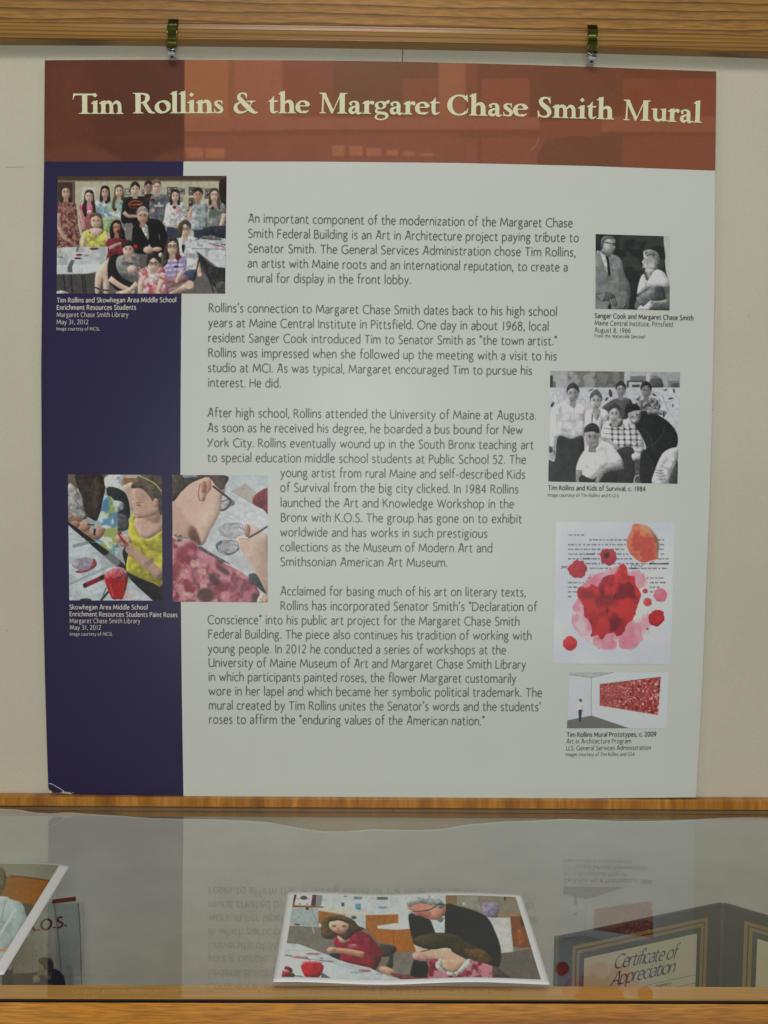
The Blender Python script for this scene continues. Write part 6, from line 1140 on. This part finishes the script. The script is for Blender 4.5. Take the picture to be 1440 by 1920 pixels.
    P(B((20, 220), (60, 160), (200, 140), (340, 180), (388, 210), (385, 290), (320, 345), (240, 345), (150, 310), (90, 300), (95, 262), (40, 250)), (184, 122, 104)); P(B((15, 200), (30, 140), (110, 108), (240, 112), (330, 150), (385, 215), (345, 245), (290, 235), (220, 200), (120, 190), (50, 222)), (158, 164, 162), tex=.2); P(B((230, 230), (310, 210), (330, 290), (280, 330), (220, 300)), (204, 152, 130), a=.6, ft=1.5); Ls(B((380, 215), (320, 200), (240, 250), (120, 265), (30, 262)), 11, (46, 40, 46)); P(B((90, 262), (240, 268), (230, 320), (150, 310), (95, 300)), (150, 92, 84), a=.6); P(B((25, 250), (70, 258), (68, 275), (25, 270)), (180, 190, 196))
    # girl with brown hair, pink flowered dress
    P(B((90, 560), (240, 600), (430, 630), (560, 720), (600, 760), (500, 830), (360, 760), (200, 720), (110, 700), (100, 640)), (190, 152, 130)); P(B((70, 670), (140, 660), (230, 740), (150, 745), (80, 720)), (176, 132, 124)); P(B((340, 740), (560, 760), (500, 860), (400, 850)), (176, 144, 118)); P(B((70, 560), (110, 510), (220, 480), (360, 475), (500, 500), (640, 590), (760, 640), (830, 720), (820, 790), (700, 770), (560, 720), (450, 660), (430, 620), (250, 635), (120, 600)), (58, 52, 34), tex=.3, cell=2); P(B((560, 640), (720, 640), (830, 720), (810, 780), (700, 770), (600, 700)), (96, 70, 28), a=.8, tex=.4, cell=2); Ls(B((150, 655), (240, 635)), 9, (60, 46, 56))
    dr = B((230, 740), (300, 730), (350, 800), (480, 880), (600, 760), (720, 765), (860, 810), (900, 860), (880, 935), (270, 935), (225, 830)); P(dr, (140, 56, 74)); p.mottle(0, 0, 0, 0, (186, 128, 140), .8, 10, .5, 120, .1, dr); p.mottle(0, 0, 0, 0, (96, 24, 40), .8, 9, .56, 121, .1, dr)
    P(B((290, 800), (345, 720), (370, 830), (440, 860), (500, 850), (590, 740), (650, 760), (500, 895), (380, 870)), (182, 186, 176), tex=.3, cell=1.5); P(B((840, 805), (900, 820), (960, 870), (1050, 930), (880, 935)), (74, 62, 56))
    EB(1430, 775, 10, 10, (150, 130, 110))
cp.vol = .8; cp.crease = .7; draw_center(cp); cp.finish(1.6, .3, .95, 1.04, -6)
rip = lambda u, v: .0013+.0012*np.sin(u*9.5+1.0)*(.3+.7*np.abs(v-.45)*2)
case_print('photo_print', TL, TR, BR, BL, (.028, .042), cp, rip, 'photo print on the glass showing a white-haired man leaning over two girls', 400, 190)
# left print, cut by the photograph's edge
TR = onZ(131, 1621.5, Z_PRINT); BR = onZ(7, 1827, Z_PRINT); ed = (TL-onZ(977, 1677, Z_PRINT)); w = .2465
dirx = np.array([-1, -.015, 0]); dirx /= np.linalg.norm(dirx); TL2 = TR+dirx*w; BL2 = BR+dirx*w
lp = Paint((0, 0, 1), (-420, 1600, 150, 1850), 1.0, (120, 118, 100))
def draw_left(p):
    s = 6.0
    def A(*q): return [(x/s, 1600+y/s) for x, y in q]
    P = p.poly
    P(A((-2500, 60), (800, 100), (600, 330), (-2500, 300)), (118, 118, 100), sm=False, tex=.02); P(A((115, 285), (610, 320), (400, 610), (20, 510), (40, 440)), (124, 78, 26), sm=False); P(A((115, 280), (620, 318), (612, 332), (115, 296)), (90, 52, 26), sm=False); P(A((230, 570), (420, 600), (290, 800), (250, 700)), (74, 68, 54), sm=False)
    P(A((-2500, 300), (115, 290), (40, 520), (-2500, 800)), (120, 84, 40), sm=False); P(A((-700, 560), (0, 512), (120, 545), (250, 590), (288, 700), (285, 800), (120, 1110), (-100, 1200), (-800, 1200)), (150, 166, 164), tex=.08); p.line(A((60, 560), (20, 760)), 2, (120, 134, 134)); p.line(A((180, 640), (40, 860), (-60, 1040)), 3, (178, 190, 188), ft=1)
    P(A((-80, 1085), (105, 1080), (80, 1110), (-80, 1115)), (168, 120, 92)); P(A((-2500, 1110), (95, 1110), (-40, 1260), (-2500, 1300)), (150, 164, 160), sm=False)
    P(A((-260, 260), (-100, 170), (0, 190), (60, 240), (70, 360), (40, 440), (0, 500), (-120, 520), (-260, 440)), (96, 88, 62), tex=.35, cell=3); p.line(A((0, 220), (50, 250), (68, 330)), 1.2, (60, 52, 36)); P(A((-160, 300), (-20, 300), (-20, 460), (-150, 480)), (160, 124, 100))
lp.vol = .6; lp.crease = .5; draw_left(lp); lp.finish(1.6, .3)
rip2 = lambda u, v: .0034*(1-v)*(1-np.clip((u-.80)/.20, 0, 1)**2)+.0003*(1+np.sin(u*11))
case_print('photo_print', TL2, TR, BR, BL2, (.045, .024), lp, rip2, 'photo print on the glass at the left, showing a white blouse and wooden desk', 380, 170)
# ---------------------------------------------------------------- upright card with a curtain picture and K.O.S.
Yc = float(-.115); tR = onY(157, 1688.5, Yc); n_c = np.array([.10, -1, .03]); n_c = n_c/np.linalg.norm(n_c)
def onC(px, py, off=0): return onPlane(px, py, tR-n_c*off*-1, n_c)
ux = np.cross(n_c, [0, 0, 1.0]); ux = ux/np.linalg.norm(ux); ux = -ux if ux[0] > 0 else ux; ux = -ux  # to the right
uz = np.cross(ux, n_c); uz = uz if uz[2] > 0 else -uz
Wc, Hc = .225, (tR[2]-Z_FLOOR-.0008)/uz[2]
kr = empty('picture_card', tR-ux*Wc/2-uz*Hc, 'upright pale blue picture card lettered K.O.S. behind the left photo print', 'card')
def card(u, v): return tR-ux*Wc*(1-u)-uz*Hc*v
m_cardp = mat('card_paper', C(150, 162, 168, gain=2.6), .5)
cs = [card(0, 0), card(1, 0), card(1, 1), card(0, 1)]
mkmesh('card_board', [c+n_c*.0 for c in cs]+[c-n_c*.0012 for c in cs], [(0, 3, 2, 1), (4, 5, 6, 7), (0, 1, 5, 4), (1, 2, 6, 5), (2, 3, 7, 6), (3, 0, 4, 7)], m_cardp, kr)
kp = Paint((0, 0, 1), (-150, 1670, 200, 2000), 1.4, (134, 148, 154))
def draw_card(p):
    s = 6.0
    def A(*q): return [(x/s, 1600+y/s) for x, y in q]
    p.rect(-150, 1670, 200, 2010, (132, 142, 144)); p.poly(A((605, 560), (880, 530), (930, 2600), (700, 2600)), (116, 128, 136), sm=False, tex=.02); p.poly(A((885, 530), (960, 530), (1010, 2600), (925, 2600)), (146, 160, 172), sm=False, tex=.02)
    for x0, x1, w, c in ((608, 690, 14, (84, 90, 104)), (880, 915, 14, (74, 82, 98)), (575, 600, 10, (122, 130, 132)), (440, 480, 9, (118, 124, 122)), (340, 370, 8, (122, 128, 126)), (250, 262, 8, (124, 130, 128)), (780, 800, 8, (122, 134, 144))): p.line(A((x0, 560), ((x0+x1)/2+4, 900), (x1, 1420), (x1+40, 2600)), w/s, c, ft=.3)
    p.line(A((560, 560), (590, 900), (600, 1420)), 3.5, (152, 164, 170), a=.5, ft=1)
    p.poly(A((720, 1260), (800, 1260), (820, 1480), (720, 1480)), (104, 112, 122), ft=2, a=.7)
    p.poly(A((140, 1480), (140, 1370), (200, 1350), (340, 1345), (420, 1330), (470, 1300), (560, 1310), (640, 1310), (700, 1380), (730, 1480), (760, 2600), (100, 2600)), (50, 50, 46)); p.poly(A((20, 1480), (30, 1370), (70, 1310), (120, 1320), (150, 1390), (150, 2600), (0, 2600)), (38, 38, 38)); p.poly(A((595, 1310), (660, 1320), (710, 1380), (730, 1480), (600, 1480)), (32, 36, 50))
    p.poly(A((432, 1260), (470, 1230), (520, 1270), (530, 1330), (470, 1370), (420, 1370), (425, 1320)), (112, 110, 98)); p.poly(A((432, 1200), (470, 1175), (560, 1178), (595, 1220), (600, 1310), (560, 1340), (500, 1310), (480, 1260), (440, 1235)), (54, 56, 44), tex=.2); p.poly(A((370, 1400), (400, 1370), (450, 1400), (440, 1440), (380, 1450)), (128, 126, 112)); p.poly(A((480, 1350), (530, 1310), (560, 1420), (520, 1400)), (110, 112, 104), a=.8); p.line(A((575, 1340), (555, 1420)), .8, (120, 124, 120))
    p.poly(A((-900, 480), (850, 484), (850, 530), (-900, 620)), (96, 54, 40), sm=False)
kp.vol = .4; kp.crease = .3; draw_card(kp); kp.finish(1.6, .3)
def card_surf(u, v):
    P = np.array([card(.005+.99*a, .012+.985*b)+n_c*.0003 for a, b in zip(u, v)]); return P, topx(P)
grid_print('curtain_picture', card_surf, 220, 230, kp, m_print_gloss, kr, gain=3.1)
# torn red strip along the card's top edge
rs = [(97, 1693.5), (98, 1687), (141.5, 1681.2), (143, 1688.4)]; V = [onC(*q) for q in rs]
mkmesh('red_top_strip', [v+n_c*.0008 for v in V]+[v-n_c*.0006 for v in V], [(0, 3, 2, 1), (4, 5, 6, 7), (0, 1, 5, 4), (1, 2, 6, 5), (2, 3, 7, 6), (3, 0, 4, 7)], mat('red_edge', C(104, 52, 36, gain=1.9), .7), kr)
rs = [(141.5, 1690), (141.5, 1687.2), (151.5, 1686.2), (151, 1689.5)]; V = [onC(*q) for q in rs]
m_kos = mat('maroon_letters', C(98, 46, 48, gain=1.7), .5)
def plane_text(name, text, p0, p1, cap, mt, parent, n, origin, upv, wt, gap, slant=0, off=.0006, space=.36):
    st, W = glyph_strips(text, wt, gap, space); A = onPlane(*p0, origin, n); B = onPlane(*p1, origin, n); dx = (B-A)/W; V = []; Fc = []
    for a, b, j in st:
        n0 = len(V)
        for q in list(a)+list(b): V.append(A+dx*q[0]+upv*cap*q[1]+dx/np.linalg.norm(dx)*slant*cap*q[1]+n*(off+2e-5*j))
        m = len(a)
        for i in range(m-1): Fc.append((n0+i, n0+m+i, n0+m+i+1, n0+i+1))
    return mkmesh(name, V, Fc, mt, parent)
plane_text('letters', 'K.O.S.', (54, 1747), (124, 1736), .0125, m_kos, kr, n_c, tR, uz, .20, .20)

# ---------------------------------------------------------------- padded certificate folder standing open like a tent
ZT = Z_GLASS-.036
cL = onZ(1048, 1757, ZT); cS = onZ(1355, 1693, ZT); _c = onZ(1440, 1717.5, ZT)
dR = (_c-cS)/np.linalg.norm(_c-cS); wF = np.linalg.norm(cL-cS); cR = cS+dR*wF
m_pad = add_noise(mat('slate_leatherette', C(44, 52, 52, gain=1.7), .6), C(44, 52, 52, gain=1.7), .05, 30, 900, .1, .4, 900); m_gold = mat('gold_foil', (.46, .33, .12), .5, .25); m_cpaper = add_noise(mat('cream_certificate', C(170, 167, 142, gain=2.2), .6), C(170, 167, 142, gain=2.2), .02, 12, 600, .02)
m_cedge = mat('folder_edge', C(88, 88, 78, gain=1.9), .7); m_bluegrey = mat('mat_board', C(54, 62, 60, gain=1.7), .7); m_cink = mat('certificate_ink', C(52, 54, 50, gain=1.6), .6)
Hf = ZT-Z_FLOOR-.0006
folder = empty('certificate_folder', (cS[0], cS[1], Z_FLOOR), 'open slate certificate folder standing at the right with gold borders', 'certificate folder')
def leaf(A, B, name):
    """one stiff leaf from A to B (top corners), facing the viewer"""
    d = (B-A)/np.linalg.norm(B-A); n = np.cross(d, [0, 0, 1.0]); n /= np.linalg.norm(n)
    if n[1] > 0: n = -n
    dn = np.array([0, 0, -Hf]); th = .004; r = .0016
    V = []
    for o in (0, -th): V += [A+n*o, B+n*o, B+n*o+dn, A+n*o+dn]
    o = mkmesh(name, V, [(0, 1, 2, 3), (4, 7, 6, 5), (0, 4, 5, 1), (1, 5, 6, 2), (2, 6, 7, 3), (3, 7, 4, 0)], m_pad, folder)
    bm = o.modifiers.new('bevel', 'BEVEL'); bm.width = .0016; bm.segments = 3
    return d, n
dl, nl = leaf(cL, cS, 'left_leaf'); dr_, nr = leaf(cS+dR*.0005, cR, 'right_leaf')
mb = MB(); mb.tube([cS+np.array([0, -.001, -.0008]), cS+np.array([0, -.001, -Hf+.001])], .0026, 12); mb.build('spine', m_pad, folder, smooth=True)
mkmesh('outer_binding', [cL-dl*.0035+nl*.0004, cL-dl*.0005+nl*.0004, cL-dl*.0005+nl*.0004+np.array([0, 0, -Hf]), cL-dl*.0035+nl*.0004+np.array([0, 0, -Hf]),
                         cL-dl*.0035-nl*.004, cL-dl*.0005-nl*.004, cL-dl*.0005-nl*.004+np.array([0, 0, -Hf]), cL-dl*.0035-nl*.004+np.array([0, 0, -Hf])],
       [(0, 1, 2, 3), (4, 7, 6, 5), (0, 4, 5, 1), (1, 5, 6, 2), (2, 6, 7, 3), (3, 7, 4, 0)], m_cedge, folder)
def page(A, d, n, x0, x1, z0, inner_only, which):
    """gold double border, mat and cream page, all as thin sheets on the leaf; x0, x1 along the leaf, z0 below its top"""
    def q(a, b, c, e, off): return [A+d*a+np.array([0, 0, -c])+n*off, A+d*b+np.array([0, 0, -c])+n*off, A+d*b+np.array([0, 0, -e])+n*off, A+d*a+np.array([0, 0, -e])+n*off]
    zb = Hf-z0
    def frame(g, w, off, mt, name):
        V = []; a, b, c, e = x0+g, x1-g, z0+g, zb-g
        V += q(a, b, c, e, off)+q(a+w, b-w, c+w, e-w, off)
        mkmesh(name, V, [(0, 1, 5, 4), (1, 2, 6, 5), (2, 3, 7, 6), (3, 0, 4, 7)], mt, folder)
    frame(.0, .0042, .0004, m_gold, 'gold_border'); frame(.0058, .0040, .0004, m_gold, 'gold_border')
    mkmesh('mat_board', q(x0+.0105, x1-.0105, z0+.0105, zb-.0105, .0005), [(0, 1, 2, 3)], m_bluegrey, folder)
    mkmesh('certificate_page', q(x0+.0155, x1-.0155, z0+.0165, zb-.0165, .0008), [(0, 1, 2, 3)], m_cpaper, folder)
a0 = onPlane(1073, 1775, cL, nl); a1 = onPlane(1327, 1718.5, cL, nl)
X0 = float(np.dot(a0-cL, dl)); X1 = float(np.dot(a1-cL, dl)); Zo = float(((cL[2]-a0[2])+(cL[2]-a1[2]))/2)
page(cL, dl, nl, X0, X1, Zo, None, 0)
b0 = onPlane(1396, 1723, cS, nr); X2 = float(np.dot(b0-cS, dR)); page(cS, dR, nr, X2, X2+(X1-X0), Zo, None, 1)
upz = np.array([0, 0, 1.0])
# chancery italic on the certificate
def pen_text(name, text, p0, p1, cap, parent, n, origin, slant=.32):
    st, W = glyph_strips(text, .10, .05, .22); A = onPlane(*p0, origin, n); B = onPlane(*p1, origin, n); dx = (B-A)/W; hx = dx/np.linalg.norm(dx); V = []; Fc = []
    for a, b, j in st:
        c = (np.array(a)+np.array(b))/2; seg = np.gradient(c, axis=0); ang = np.arctan2(seg[:, 1], seg[:, 0]); w = .040+.085*np.abs(np.sin(ang-.75)); L_, R_ = ribbon(c, w)
        n0 = len(V)
        for q in list(L_)+list(R_): V.append(A+dx*q[0]+upz*cap*q[1]+hx*slant*cap*q[1]+n*(.0011+2e-5*j))
        m = len(c)
        for i in range(m-1): Fc.append((n0+i, n0+m+i, n0+m+i+1, n0+i+1))
    return mkmesh(name, V, Fc, m_cink, parent)
pen_text('certificate_lettering', 'Certificate of', (1150, 1815), (1266, 1795.5), .0150, folder, nl, cL)
pen_text('certificate_lettering', 'Appreciation', (1144, 1847.5), (1262, 1822), .0145, folder, nl, cL)
def rule(p0, p1, w):
    A = onPlane(*p0, cL, nl)+nl*.0011; B = onPlane(*p1, cL, nl)+nl*.0011; mkmesh('ruled_line', [A, B, B+upz*w, A+upz*w], [(0, 1, 2, 3)], m_cink, folder)
rule((1212, 1846.5), (1305, 1826.5), .0004); rule((1212, 1862), (1305, 1842), .0004)
plane_text('certificate_lettering', 'Presented to', (1228, 1851), (1257, 1845), .0035, m_cink, folder, nl, cL, upz, .13, .15, .2, .0011)
